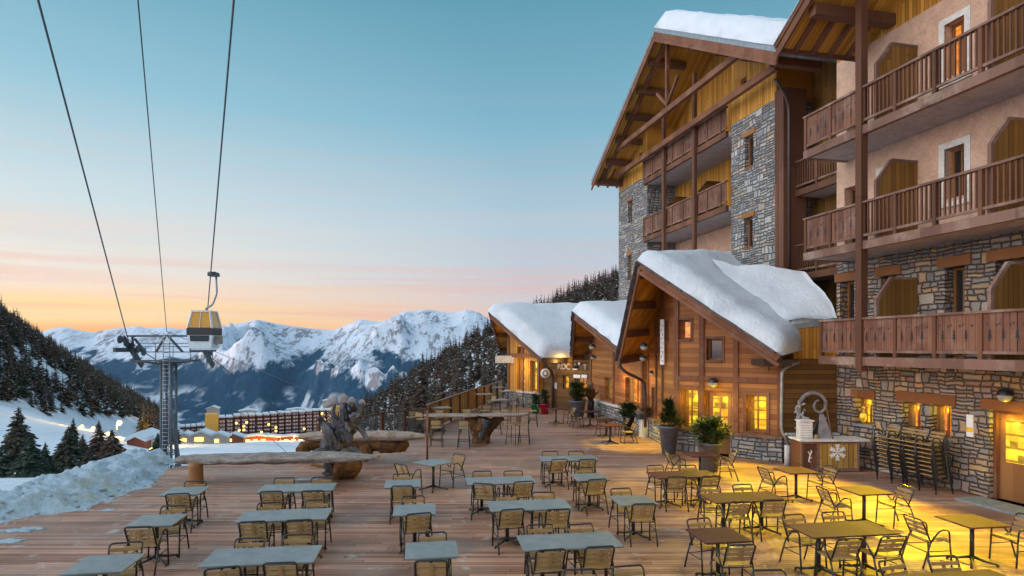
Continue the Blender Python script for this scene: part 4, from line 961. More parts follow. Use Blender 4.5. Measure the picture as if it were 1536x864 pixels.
l3 = [(dops[0][0]+.3, dops[0][1]+.3, 10.05, 12.0), (dops[1][0], dops[1][1], 10.05, 12.2), (dops[2][0], dops[2][1], 11.0, 12.45), (dops[3][0], dops[3][1], 10.05, 12.3)]
wall(0, XR, 6.62, 13.17, l2+l3, .35).build('wall', M['pink'], hotel)
wall(0, XR, 13.17, 18.5, [], .3).build('wall', M['plank_gold_v'], hotel)
# end wall facing the valley (left end)
Me = Matrix.Rotation(R(90), 4, 'Z')
q = MB(); q.box(-.0, .0, .0, 6, 0, 1) ; 
q = MB(); q.box(.0, .45, .5, 7, -.1, 6.62); q.build('end_wall', M['stone_big'], hotel)
q = MB(); q.box(.0, .45, .4, 7, 6.62, 13.17); q.build('end_wall', M['pink'], hotel)
q = MB(); q.box(.0, .45, .4, 7, 13.17, 15); q.build('end_wall', M['plank_gold_v'], hotel)
# windows and doors of the hotel
window(hotel, None, *gops[0], .30, 'doorwood', 'lit', 2, 1, label='small lit window holding a yellow lit bottle figure')
window(hotel, None, *gops[1], .30, 'doorwood', 'lit_orange', 2, 1); window(hotel, None, *gops[2], .30, 'doorwood', 'lit_orange', 2, 1)
window(hotel, None, *gops[4], .30, 'doorwood', 'lit', 2, 1)
door(hotel, None, (*gops[3], 1), 'lit')
for (a, b, c, d) in lv1: window(hotel, None, a, b, c, d, .34, 'doorwood', 'glass_dark', 2, 1)
for i, (a, b, c, d) in enumerate(l2): window(hotel, None, a, b, c, d, .28, 'doorwood', 'glass_dark', 2, 1)
for i, (a, b, c, d) in enumerate(l3): window(hotel, None, a, b, c, d, .28, 'doorwood', 'lit_orange' if i == 2 else 'glass_dark', 2, 1)
li = MB()
for (a, b, t0, hh) in [(gops[0][0]-.12, gops[0][1]+.12, 2.19, .26), (gops[1][0]-.15, gops[2][1]+.15, 2.225, .28), (gops[3][0]-.2, gops[3][1]+.5, 2.235, .26)]+[(a-.2, b+.2, 5.925, .27) for a, b in dops]: li.box(a, b, -.05, .30, t0, t0+hh)
build_split(li, 'lintel', M['lintel'], hotel)
su = MB()
for (a, b, c, d) in (l2[1], l2[2], l3[1], l3[2]):
    w = .17; su.box(a-w, a, -.02, .05, c-.1, d+w); su.box(b, b+w, -.02, .05, c-.1, d+w); su.box(a, b, -.021, .05, d, d+w)
    if c > 7 and (c-6.82) > .5 and c not in (10.05,): su.box(a-w-.05, b+w+.05, -.06, .05, c-.22, c-.1)
build_split(su, 'window_surround', M['white_surround'], hotel)
sb = MB()
for g in gops[:3]: sb.box(g[0]-.05, g[1]+.05, -.05, .3, g[2]-.06, g[2]+.005)
build_split(sb, 'window_sill', M['flash'], hotel)
# boarded privacy screens standing out from the wall on each balcony
for zf in (3.48, 6.78, 10.03):
    for px in (1377, 1560):
        x = hx(px) if px == 1377 else hx(1536)+.35; q = MB(); poly = [(0,0), (-1.32,0), (-1.32,1.62), (-.85,2.2), (0,2.2)]
        Mq = Matrix.Translation((x, -.02, zf+.02)) @ Matrix.Rotation(R(90), 4, 'Z')
        q.prism([(x_, z2) for x_, z2 in poly], Mq, .06); so_ = q.build('privacy_screen', M['plank_scr'] if 'plank_scr' in M else M['plank_dark_h'], hotel)
        q = MB(); q.bar(Mq @ Vector((-1.34,.03,0)), Mq @ Vector((-1.34,.03,1.62)), .09, .09); q.bar(Mq @ Vector((-1.34,.03,1.6)), Mq @ Vector((-.85,.03,2.22)), .09, .09); q.bar(Mq @ Vector((-.85,.03,2.22)), Mq @ Vector((0,.03,2.22)), .09, .07); q.build('screen_trim', M['timber_worn'], so_)
YB = -1.57
def tree_cut(mb, x, z, y, s=1.0):
    for k, (w, h) in enumerate(((.045,.0), (.036,.055), (.026,.11))): mb.add([(x-w*s, y, z+h*s), (x+w*s, y, z+h*s), (x, y, z+(h+.075)*s)], [(0,1,2)])
    mb.add([(x-.01*s, y, z-.06*s), (x+.01*s, y, z-.06*s), (x+.01*s, y, z), (x-.01*s, y, z)], [(0,1,2,3)])
def heart_cut(mb, x, z, y, s=1.0):
    mb.add([(x-.028*s, y, z), (x-.014*s, y, z+.022*s), (x, y, z+.012*s), (x+.014*s, y, z+.022*s), (x+.028*s, y, z), (x, y, z-.04*s)], [(0,5,4,3,2,1)])
def balcony(par, x0, x1, z0, kinds, newel=1.2, y0=YB, beam=.22, rail=1.13, yb=0.0, first=None, slab=.2, off=0, bm='timber_worn', lab=None):
    """slab with edge beam, top rail, newels and infill; kinds(x) -> 'panel' or 'bar'"""
    s = MB(); s.box(x0, x1, y0+.12, yb-.01, z0, z0+slab-.02); b = s.build('balcony', M['soffit_white'], par, None, lab)
    q = MB(); q.box(x0-.04, x1, y0-.02, y0+.12, z0-.02, z0+beam); q.box(x0-.06, x0+.08, y0+.12, yb-.02, z0-.02, z0+beam); q.build('edge_beam', M[bm], b)
    zr = z0+slab+rail; q = MB(); q.box(x0-.05, x1, y0-.03, y0+.11, zr-.06, zr); q.box(x0-.05, x0+.07, y0+.11, yb-.02, zr-.06, zr); 
    q.box(x0, x1, y0+.01, y0+.07, z0+slab+.14, z0+slab+.21); q.build('handrail', M['timber_worn'], b)
    q = MB(); xs = [x0+.03]; x = first if first is not None else x0+newel
    while x < x1: xs.append(x); x += newel
    for x in xs: q.box(x-.05, x+.05, y0-.012, y0+.09, z0+beam+.01, zr-.065)
    build_split(q, 'newel_post', M['timber'], b)
    pn = MB(); br = MB(); ct = MB(); xs.append(x1)
    for i, (a, c) in enumerate(zip(xs, xs[1:])):
        k = kinds((a+c)/2); a += .06; c -= .06
        if c-a < .1: continue
        if k == 'panel':
            n_ = max(2, round((c-a)/.165)); w = (c-a)/n_
            for j in range(n_):
                pn.box(a+j*w+.004, a+(j+1)*w-.004, y0+.022+(j%2)*.006, y0+.05, z0+slab+.215, zr-.07)
            for j in range(1, n_):
                xx = a+j*w; ym = y0+.0185
                (tree_cut if j % 2 else heart_cut)(ct, xx, z0+slab+(.50 if j % 2 else .80), ym, 1.25)
                if j % 2: heart_cut(ct, xx-w/2, z0+slab+.83, ym, 1.0)
        else:
            n_ = max(2, round((c-a)/.135)); w = (c-a)/n_
            for j in range(n_): br.box(a+(j+.5)*w-.022, a+(j+.5)*w+.022, y0+.02, y0+.06, z0+slab+.21, zr-.06)
    if pn.v: nb_ = len(pn.v); pn.v += ct.v; pn.f += [tuple(i+nb_ for i in f) for f in ct.f]; pn.m += [1]*len(ct.f); pn.sm += ct.sm; pn.build('infill_boards', [M['panel'], M['black']], b)
    if br.v: br.build('balusters', M['timber'], b)
    return b
xp = hx(1290, YB)
bL = hx(1230, YB); b2 = hx(1207, YB)
balcony(hotel, bL, XR, 3.29, lambda x: 'panel', first=xp, lab='lowest balcony with boards pierced by tree shapes')
balcony(hotel, b2, XR, 6.56, lambda x: 'panel' if x < xp else 'bar', first=xp-1.2, newel=1.2)
balcony(hotel, b2, XR, 9.80, lambda x: 'panel' if x < xp else 'bar', first=xp-1.2, newel=1.2)
q = MB(); q.box(xp-.11, xp+.11, YB-.06, YB+.16, 3.1, 17); q.build('balcony_post', M['timber'], hotel)
q = MB(); q.box(xp+6.2, xp+6.42, YB-.06, YB+.16, 3.1, 17); q.build('balcony_post', M['timber'], hotel)
# hotel roof: left verge rising over the top balcony
pA = onD(1170, 12.3); zE = CAMZ-(72-HOR)/FPX*pA[1]
def loc(p, z): return Vector(((p[0]-HO[0])*EX[0]+(p[1]-HO[1])*EX[1], (p[0]-HO[0])*IN[0]+(p[1]-HO[1])*IN[1], z))
E0 = loc(pA, zE); yv = E0.y; sl_ = .62
mb = MB(); x0, z0 = E0.x, E0.z; x1 = x0+9; z1 = z0+9*sl_; yb = 7
mb.add([(x0,yv,z0),(x1,yv,z1),(x1,yb,z1),(x0,yb,z0),(x0,yv,z0+.2),(x1,yv,z1+.2),(x1,yb,z1+.2),(x0,yb,z0+.2)], [(0,1,2,3)], 0)
mb.add([(x0,yv,z0),(x1,yv,z1),(x1,yb,z1),(x0,yb,z0),(x0,yv,z0+.2),(x1,yv,z1+.2),(x1,yb,z1+.2),(x0,yb,z0+.2)], [(7,6,5,4),(0,4,5,1),(3,2,6,7),(0,3,7,4)], 1)
hro = mb.build('roof', [M['plank_soffit'], M['slate']], hotel)
bb = MB(); bb.bar((x0-.1,yv-.03,z0+.0-.06), (x1,yv-.03,z1-.0), .07, .36); bb.bar((x0-.1,yv-.08,z0+.16-.06), (x1,yv-.08,z1+.16), .06, .16); bb.bar((x0-.02,yv,z0+.02),(x0-.02,yb,z0+.02),.06,.3); bb.build('bargeboard', M['timber'], hro)
bb = MB(); bb.tube([(x0-.1,yv,z0-.02),(x0-.1,yb-.2,z0-.02)], .08, 8); bb.build('gutter', M['gutter'], hro)
bb = MB()
for k in (.25, 3.4, 6.5): bb.box(x0+1.0+k-.15, x0+1.0+k+.15, yv+.15, .3, z0+(1.0+k)*sl_-.42, z0+(1.0+k)*sl_-.10)
for k in range(8): bb.bar((x0+.02, yv+.5+k*.62, z0-.06), (x0+.9, yv+.5+k*.62, z0+.9*sl_-.06), .12, .16)
build_split(bb, 'purlin', M['timber'], hro)
snow_sheet((x1,yv,z1+.2),(x0,yv,z0+.2),(0,1,0),7,.42, seed=31, over=.15, edge=.35).build('roof_snow', M['snow'], hro)

# ---- middle wing of the hotel
D1 = 15.55; MO = onD(1165, D1)
wing = empty('hotel_wing', (MO[0], MO[1], 0), ANG, 'tall gabled hotel wing with grey stone tower, golden boards and snowy roof', 'hotel')
def mx_(px, yl=0): p = onD(px, D1+yl); return (p[0]-MO[0])*EX[0]+(p[1]-MO[1])*EX[1]
def mz(px, py, yl=0): return CAMZ-(py-HOR)/FPX*onD(px, D1+yl)[1]
xt0 = mx_(1097); xs0 = mx_(928); xs1 = mx_(971); ROOFD = -1.75
# roof points
rA = onD(984, D1+ROOFD); rR = onD(1168, D1+ROOFD-.0); rL = onD(889, D1+ROOFD)
def wl_(p, z): return Vector(((p[0]-MO[0])*EX[0]+(p[1]-MO[1])*EX[1], (p[0]-MO[0])*IN[0]+(p[1]-MO[1])*IN[1], z))
PA = wl_(rA, CAMZ-(52-HOR)/FPX*rA[1]); PR = wl_(rR, CAMZ-(84-HOR)/FPX*rR[1]); PL = wl_(rL, CAMZ-(278-HOR)/FPX*rL[1])
def wtop(x): return (PA.z+(PR.z-PA.z)*(x-PA.x)/(PR.x-PA.x) if x > PA.x else PA.z+(PL.z-PA.z)*(x-PA.x)/(PL.x-PA.x)) 
zst = mz(1130,168); zsl = mz(950,275)
tw = [(mx_(1117), mx_(1130), mz(1124,250), mz(1124,203)), (mx_(1116), mx_(1129), mz(1123,371), mz(1123,326))]
wall(xt0, 0, 0, zst, tw, .35, thick=2.4).build('stone_tower', M['stone_small'], wing)
for o in tw: window(wing, None, *o, .25, 'doorwood', 'glass_dark', 1, 1)
li = MB()
for o in tw: li.box(o[0]-.15, o[1]+.15, -.04, .2, o[3]+.003, o[3]+.2); li.box(o[0]-.03, o[1]+.03, -.03, .2, o[2]-.06, o[2]-.003)
pw = [(mx_(942), mx_(948.5), mz(945,334), mz(945,301)), (mx_(941), mx_(947.5), mz(944,420), mz(944,383))]
for o in pw: li.box(o[0]-.1, o[1]+.1, -.04, .2, o[3]+.003, o[3]+.18)
build_split(li, 'lintel', M['lintel'], wing)
wall(xs0, xs1, 0, zsl, pw, .35, thick=2.4).build('stone_pier', M['stone_small'], wing)
window(wing, None, *pw[0], .25, 'doorwood', 'glass_dark'); window(wing, None, *pw[1], .25, 'doorwood', 'lit_dim')
go = [(mx_(958), mx_(963), mz(960,240), mz(960,229))]
wall(xs0+.02, xs1, zsl, lambda x: wtop(x)-.02, go, .2, thick=2.3).build('boarded_gable', M['plank_gold_v'], wing); window(wing, None, *go[0], .15, 'doorwood', 'glass_dark')
go = [(mx_(1111), mx_(1120), mz(1115,139), mz(1115,117))]
wall(xt0, -.02, zst, lambda x: wtop(x)-.02, go, .2, thick=2.3).build('boarded_gable', M['plank_gold_v'], wing); window(wing, None, *go[0], .15, 'doorwood', 'glass_dark')
# recessed wall behind the balconies
yr = 1.75
dop = [(mx_(1060,yr), mx_(1078,yr), 13.25, 15.3), (mx_(1016,yr), mx_(1030,yr), 13.25, 15.3), (mx_(1052,yr), mx_(1070,yr), 10.0, 12.1), (mx_(1012,yr), mx_(1026,yr), 10.0, 12.1)]
w_ = wall(xs1, xt0, 9.7, lambda x: wtop(x)-.02, dop, .2, thick=.3); w_.v = [(x, y+yr, z) for x, y, z in w_.v]; w_.build('boarded_wall', M['plank_gold_v'], wing)
w_ = wall(xs1, xt0, 0, 9.7, [], .2, thick=.3); w_.v = [(x, y+yr, z) for x, y, z in w_.v]; w_.build('plaster_wall', M['pink'], wing)
for o in dop: window(wing, None, *o, yr+.15, 'doorwood', 'glass_dark', 2, 1)
def kb(i): return lambda x: 'panel'
for zf in (13.0, 9.75, 6.5):
    balcony(wing, xs1, xt0, zf, lambda x: 'panel', newel=1.15, y0=-.25, yb=yr, bm='timber', beam=.24)
for px in (997, 1043):
    x = mx_(px, -.3); q = MB(); q.box(x-.11, x+.11, -.42, -.27, 6, wtop(x)-1.6); q.build('balcony_post', M['timber'], wing)
for zf in (13.2, 9.95):
    for px in (1033, 1083):
        x = mx_(px, yr); q = MB(); Mq = Matrix.Translation((x, yr-.02, zf)) @ Matrix.Rotation(R(90), 4, 'Z'); q.prism([(0,0), (-1.3,0), (-1.3,1.55), (-.8,2.1), (0,2.1)], Mq, .06); q.build('privacy_screen', M['plank_dark_h'], wing)
# roof
mb = MB(); T_ = .2; yb = 8.0
for E, fl in ((PR, 0), (PL, 1)):
    Ab = Vector((PA.x, yb, PA.z)); Eb = Vector((E.x, yb, E.z)); upv = Vector((0,0,T_))
    f = [(0,3,2,1), (4,5,6,7), (0,1,5,4), (1,2,6,5)]; b = len(mb.v); mb.add([PA, E, Eb, Ab, PA+upv, E+upv, Eb+upv, Ab+upv], [], 0)
    for k, g in enumerate(f): g = tuple(i+b for i in g); mb.f.append(tuple(reversed(g)) if fl else g); mb.m.append(0 if k == 0 else 1); mb.sm.append(False)
wro = mb.build('roof', [M['plank_soffit'], M['slate']], wing)
bb = MB(); zn = MB(); yo = Vector((0,-.03,0))
for E in (PR, PL):
    d = (E-PA).normalized(); bb.bar(PA+yo-Vector((0,0,.04)), E+yo-Vector((0,0,.04)), .07, .34); bb.bar(PA+yo*2.5-Vector((0,0,.27)), E+yo*2.5-Vector((0,0,.27)), .06, .12)
    zn.bar(PA+yo*1.2+Vector((0,0,.24)), E+yo*1.2+Vector((0,0,.24)), .09, .20)
bb.build('bargeboard', M['timber_red'], wro); zn.build('zinc_edge', M['flash'], wro)
pu = MB()
for E, n_, in ((PL, 6), (PR, 5)):
    for i in range(n_):
        p = PA+(E-PA)*((i+.75)/(n_+.1))-Vector((0,0,.22)); pu.box(p.x-.14, p.x+.14, p.y+.18, .4, p.z-.16, p.z+.14)
build_split(pu, 'purlin', M['timber'], wro)
rf = MB()
for i in range(26):
    p = PA+(PL-PA)*((i+.5)/26.)-Vector((0,0,.05)); 
for k in range(6):
    y = PA.y+.35+k*.62; rf.bar(Vector((PL.x+.02, y, PL.z-.06)), Vector((PL.x+1.3, y, PL.z-.06+1.3*(PA.z-PL.z)/(PA.x-PL.x))), .1, .14)
build_split(rf, 'rafter', M['timber'], wro)
# gable truss
tr = MB(); yt = PA.y+.55; zt = mz(1031,141,PA.y+.55); 
def xa(z, E): return PA.x+(E.x-PA.x)*(PA.z-z)/(PA.z-E.z)
xl, xr_ = xa(zt, PL)+.1, xa(zt, PR)-.1
tr.box(xl, xr_, yt-.1, yt+.1, zt-.16, zt+.10); tr.box(xl-1.4, xr_+1.3, yt+.5, yt+.7, zt-1.25, zt-.98)
xk = PA.x+.1; tr.box(xk-.08, xk+.08, yt-.08, yt+.08, zt+.1, PA.z-.3)
tr.bar((xk,yt,zt+.25), (xk-1.1,yt,zt+1.35*.9), .13, .13); tr.bar((xk,yt,zt+.25), (xk+1.1,yt,zt+1.35*.9), .13, .13)
for E in (PL, PR): tr.bar(PA+Vector((0,.55,-.28)), Vector((xa(zt-1.1,E), yt, zt-1.1)), .18, .22)
build_split(tr, 'truss_beam', M['timber_red'], wing)
snow_sheet(PA+Vector((0,0,.34)), PR+Vector((0,0,.34)), (0,1,0), yb-PA.y, .95, seed=41, over=.12, edge=.7).build('roof_snow', M['snow'], wro)
snow_sheet(PA+Vector((0,0,.34)), PL+Vector((0,0,.34)), (0,1,0), yb-PA.y, .22, nu=20, nw=10, seed=43, over=.06, edge=.3).build('roof_snow', M['snow'], wro)
# eave box at the right end of the wing roof
q = MB(); q.box(mx_(1117,ROOFD), mx_(1168,ROOFD)+.3, ROOFD-.12, ROOFD+.1, PR.z-.30, PR.z+.55); 
# recess between the wing and the hotel: boards, corner timbers, balconies
lx0 = 0.0; lx1 = loc((0,0), 0).x
def wm(px, yl): return mx_(px, yl)
rx1 = ((HO[0]-MO[0])*EX[0]+(HO[1]-MO[1])*EX[1])+.05
w_ = wall(0, rx1+1.0, 0, wtop(0)+1.2, [], .2, thick=.3); w_.v = [(x, y+1.6, z) for x, y, z in w_.v]; w_.build('recess_wall', M['plank_brown_v'] if False else M['plank_rec'], wing)
q = MB(); q.box(.02, mx_(1189,.3)+.0, -.1, .9, 3.4, PR.z-.1); q.build('corner_timbers', M['plank_brown_v'], wing)
q = MB(); xq = mx_(1192,.2)+.02; q.tube(rounded([(xq+.35,-.9,PR.z-.15), (xq+.1,-.3,PR.z-.5), (xq,-.05,PR.z-1.0), (xq,-.05,5.0)], .2), .06, 8); q.build('downpipe', M['gutter'], wing)
for zf in (9.55, 6.35, 3.6): balcony(wing, mx_(1192,.45), rx1-.02, zf, lambda x: 'bar', newel=1.2, y0=.45, yb=1.6, bm='timber')

# ================================================================== snow bank along the deck edge
edge = [(-11.6,5.0),(-11.9,9.0),(-11.45,12.2),(-10.85,13.9),(-10.1,14.7),(-9.9,15.6),(-9.85,17.2),(-10.3,18.8),(-10.9,20.0),(-10.9,21.0)]
def interp(pts, t):
    k = t*(len(pts)-1); i = min(int(k), len(pts)-2); f = k-i; return (pts[i][0]*(1-f)+pts[i+1][0]*f, pts[i][1]*(1-f)+pts[i+1][1]*f)
V = []; F = []; nu, nw = 190, 60
for i in range(nu+1):
    u = i/nu; ex, ey = interp(edge, u)
    if u > .82: ddx, ddy = (-.9, .45)
    else: ddx, ddy = (-1, .12)
    for j in range(nw+1):
        w = j/nw; s = w**1.2*6.2; x = ex+ddx*s; y = ey+ddy*s
        hh = (.44-.0*ss(.3, 1, u)-.2*ss(.86, 1, u)); pk = ss(0, 1.25+.3*mn.noise(Vector((y*.6, 0, 1))), s); fall = ss(1.9, 6.0, s)
        z = hh*pk*(.88+.42*mn.noise(Vector((x*.7, y*.7, 2)))) - fall*3.4
        z += (.16*mn.noise(Vector((x*2.3, y*2.3, 7))) + .10*mn.noise(Vector((x*5.5, y*5.5, 3))) + .055*mn.noise(Vector((x*13, y*13, 4))) + .03*mn.noise(Vector((x*27, y*27, 6))))*min(1, s*2.2)
        z = max(z, -.02+.01) if s < .05 else z
        x += .28*mn.noise(Vector((y*1.6, s, 9)))+.12*mn.noise(Vector((y*5, s, 2))); V.append((x, y, z+.0 if s > 0 else -.01))
for i in range(nu):
    for j in range(nw): a = i*(nw+1)+j; F.append((a, a+1, a+nw+2, a+nw+1))
mb = MB(); mb.add(V, F, 0, True)
rb_ = random.Random(9)
for i in range(190):
    u = rb_.random(); ex, ey = interp(edge, u); s = -.25+abs(rb_.gauss(0,.75)); x, y = ex-s, ey+.12*s; k = min(nu, int(u*nu)); j = int(min(1, (max(0, s)/6.2)**(1/1.2))*nw); z = V[k*(nw+1)+j][2] if s > 0 else 0
    r_ = rb_.uniform(.02,.07)*(1 if s > .2 else .6); b0 = len(mb.v); mb.ball((x, y, max(0, z)+r_*.15), r_, 4, 0, (1.2,1,.7))
    for q in range(b0, len(mb.v)): vv = Vector(mb.v[q]); mb.v[q] = tuple(vv+Vector((mn.noise(vv*9), mn.noise(vv*9+Vector((5,0,0))), mn.noise(vv*9+Vector((0,5,0)))))*r_*.7)
mb.build('snow_bank', M['snow_bank'], None, None, 'shovelled grey blue snow bank heaped along the terrace edge', 'snow bank')
def patch(x, y, rx, ry, h, label, seed, rot=0):
    """broken crust: many small thin lumps"""
    rp_ = random.Random(seed); mb = MB(); ca, sa = math.cos(rot), math.sin(rot); n = int(20+rx*50)
    for i in range(n):
        a = rp_.uniform(0, 6.283); q = rp_.random()**.7; px_, py_ = rx*q*math.cos(a), ry*q*math.sin(a); c = (x+px_*ca-py_*sa, y+px_*sa+py_*ca, 0); r_ = ry*rp_.uniform(.25,.8)*(1.1-q*.7); b0 = len(mb.v)
        mb.ball(c, r_, 5, 0, (1.9,1,.28*h/.07*.5))
        for k in range(b0, len(mb.v)): vv = Vector(mb.v[k]); w = Vector((mn.noise(vv*8), mn.noise(vv*8+Vector((5,0,0))), 0))*r_*.9; mb.v[k] = (vv.x+w.x, vv.y+w.y, max(.002, vv.z+.004))
    mb.build('snow_patch', M['snow_bank'], None, None, label, 'snow patch', 'leftover snow on the boards')
def gnd(px, py): v = py-HOR; Y = FPX*CAMZ/v; return ((px-768)/FPX*Y, Y)
for i, (px, py, rx, ry, h, lb) in enumerate([(30,795,.50,.16,.07,'ragged thin strip of leftover snow lying below the big bank'),(12,812,.28,.16,.06,'second thin snow strip nearest the bottom corner of the deck'),(163,765,.16,.10,.07,'single small snow lump on bare boards off the bank'),(100,766,.55,.12,.06,'thin icy fringe of snow at the foot of the bank'),(462,719,.42,.14,.08,'white snow remnant in front of the driftwood burl'),(430,694,1.6,.10,.10,'long snow strip beneath the front log bench')]):
    x, y = gnd(px, py); patch(x, y, rx, ry, h, lb, i*3.3+1, .1)

# ================================================================== chairs and tables
def chair_parts(root):
    sf = M['black']
    for s in (-1, 1):
        x = s*.255
        pf = [(x,.235,0), (x,.20,.44)]; q = MB(); q.tube(pf, .015, 6); q.build('leg', sf, root)
        q = MB(); q.tube(rounded([(x,.20,.44), (x,.185,.645), (x,.02,.645), (x*.98,-.155,.44)], .07), .015, 6); q.build('armrest', sf, root)
        q = MB(); q.tube([(x*.98,-.155,.44), (x,-.235,.22), (x,-.31,0)], .015, 6); q.build('leg', sf, root)
    q = MB(); q.tube(rounded([(-.215,-.13,.43), (-.225,-.30,.815), (.225,-.30,.815), (.215,-.13,.43)], .06), .015, 6); q.build('back_frame', sf, root)
    q = MB(); q.tube([(-.25,.20,.425), (.25,.20,.425)], .010, 5); q.tube([(-.25,-.15,.425), (.25,-.15,.425)], .010, 5); q.tube([(-.25,.225,.28),(-.25,-.20,.28)], .009, 5); q.tube([(.25,.225,.28),(.25,-.20,.28)], .009, 5); q.tube([(-.25,-.215,.27),(.25,-.215,.27)], .009, 5)
    q.build('stretcher', sf, root)
    q = MB()
    for k in range(6): y = -.135+k*.067; q.box(-.225, .225, y-.027, y+.027, .437+.004*abs(k-2), .455+.004*abs(k-2))
    q.build('seat', M['slats'], root)
    q = MB()
    for k in range(3):
        z = .535+k*.083; y = -.13-.17*(z-.43)/.385; q.box(-.208, .208, y-.004, y+.012, z, z+.056)
    z0, z1 = .56, .76; q.add([(-.03,-.205,z0),(.03,-.205,z0),(.03,-.293,z1),(-.03,-.293,z1)], [(0,1,2,3)])
    q.build('backrest', M['slats'], root)
proto = None
def chair(x, y, rz, label, z=0, group='slatted metal armchairs on the terrace', tilt=0):
    global proto
    if proto is None:
        proto = empty('slatted_chair', (0,0,0)); chair_parts(proto); o = proto
    else: o = copy_tree(proto)
    o.location = (x, y, z); o.rotation_euler = (tilt, 0, rz); tag(o, label, 'chair', group); return o
TH_ = .74; TP = {}
def table_proto(kind, mat):
    w = .78 if kind == 1 else 1.56; e = empty('bistro_table' if kind == 1 else 'long_table', (0,0,0))
    q = MB(); q.box(-w/2, w/2, -.39, .39, TH_-.022, TH_); q.build('tabletop', M[mat], e)
    q = MB(); 
    for sx in ((0,) if kind == 1 else (-.42, .42)):
        c = MB(); c.lathe([(.036,.05),(.036,TH_-.05)], 10, (sx,0,0)); c.build('column', M['black'], e)
        f = MB()
        for k in range(4):
            a = math.pi/4+k*math.pi/2; dx, dy = math.cos(a), math.sin(a); f.tube([(sx+dx*.02,dy*.02,.11), (sx+dx*.20,dy*.20,.055), (sx+dx*.36,dy*.36,.035)], [.028,.02,.016], 6); f.lathe([(.022,0),(.022,.035)], 8, (sx+dx*.36,dy*.36,0))
        f.build('foot', M['black'], e)
        b = MB(); b.box(sx-.06, sx+.06, -.06, .06, TH_-.06, TH_-.0225); b.build('bracket', M['redbit'], e)
    r = MB(); r.box(-w/2+.03, w/2-.03, -.36, .36, TH_-.036, TH_-.0225); r.build('rim', M['black'], e)
    return e
rgc = random.Random(5)
def table(px, py, kind, mat, desc, rot=8, chairs='fn', dist=.37, used=None):
    Y = FPX*(CAMZ-TH_)/(py-HOR); x = (px-768)/FPX*Y; key = (kind, mat)
    if key not in TP: o = TP[key] = table_proto(kind, mat)
    else: o = copy_tree(TP[key])
    o.location = (x, Y, 0); rz = R(rot+rgc.uniform(-.6,.6)); o.rotation_euler = (0,0,rz)
    tag(o, desc, 'table', 'cafe tables set out on the terrace')
    ca, sa = math.cos(rz), math.sin(rz)
    def put(lx, ly, face, lab):
        jx, jy, ja = rgc.uniform(-.05,.05), rgc.uniform(-.06,.08), rgc.gauss(0,.10)
        lx += jx; ly += jy; chair(x+lx*ca-ly*sa, Y+lx*sa+ly*ca, rz+face+ja, lab)
    short = desc
    for ch in chairs:
        if ch == 'f':
            if kind == 1: put(0, dist, math.pi, f'far chair at the {short}')
            else: put(-.39, dist, math.pi, f'left far chair at the {short}'); put(.39, dist, math.pi, f'right far chair at the {short}')
        if ch == 'n':
            if kind == 1: put(0, -dist, 0, f'near chair at the {short}')
            else: put(-.39, -dist, 0, f'left near chair at the {short}'); put(.39, -dist, 0, f'right near chair at the {short}')
        if ch == 'F': put(-.15, dist+.02, math.pi, f'far chair at the {short}')
        if ch == 'l': put(-(.39+dist-.12), .05, -math.pi/2, f'left chair at the {short}')
        if ch == 'r': put((.39+dist-.12), -.05, math.pi/2, f'right chair at the {short}')
    return o
g, b_ = 'tgrey', 'tbrown'
table(157,845,1,g,'small grey table closest to the bottom left corner')
table(235,780,1,g,'small grey table second from the snow bank corner')
table(278,736,1,g,'small grey table nearest the log bench post')
table(395,833,2,g,'nearest long grey table left of the bare aisle')
table(428,772,2,g,'middle long grey table left of the bare aisle')
table(447,731,2,g,'long grey table in front of the driftwood burl')
table(647,824,1,g,'nearest small grey table beside the bare aisle')
table(622,764,1,g,'middle small grey table beside the bare aisle')
table(604,725,1,g,'small grey table just before the lone turned table')
table(650,693,1,g,'lone turned grey table by the thin wooden pole',48,'lr',.42)
table(853,811,2,g,'nearest long grey table in the central block')
table(793,757,2,g,'middle long grey table in the central block')
table(750,720,2,g,'third long grey table in the central block')
table(852,687,2,g,'furthest long grey table in the central block')
table(950,750,1,g,'small grey table standing right of the central long tables')
table(884,715,1,g,'small grey table just before the furthest central long table')
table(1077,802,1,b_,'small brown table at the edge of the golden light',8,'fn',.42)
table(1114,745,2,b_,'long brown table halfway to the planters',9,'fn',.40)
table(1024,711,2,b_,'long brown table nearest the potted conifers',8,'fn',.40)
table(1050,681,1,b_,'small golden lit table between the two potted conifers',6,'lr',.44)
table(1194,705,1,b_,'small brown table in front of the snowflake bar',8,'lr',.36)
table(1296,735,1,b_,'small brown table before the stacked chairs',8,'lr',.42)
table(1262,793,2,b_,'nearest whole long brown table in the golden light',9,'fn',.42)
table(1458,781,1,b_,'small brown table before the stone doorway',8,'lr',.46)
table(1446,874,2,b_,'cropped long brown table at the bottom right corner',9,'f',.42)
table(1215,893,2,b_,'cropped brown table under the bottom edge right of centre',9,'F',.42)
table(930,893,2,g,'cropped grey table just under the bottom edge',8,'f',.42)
# small tables near the chalet fronts
table(834,613,1,b_,'small table before the dark entrance wall',20,'r',.42)
table(885,617,1,b_,'narrow table between the planter and the stone plinth',15,'l',.40)
table(909,629,1,b_,'small table with two chairs by the middle chalet',12,'fr',.40)
table(915,637,1,b_,'small table beside the dark leaning planter',10,'r',.46)

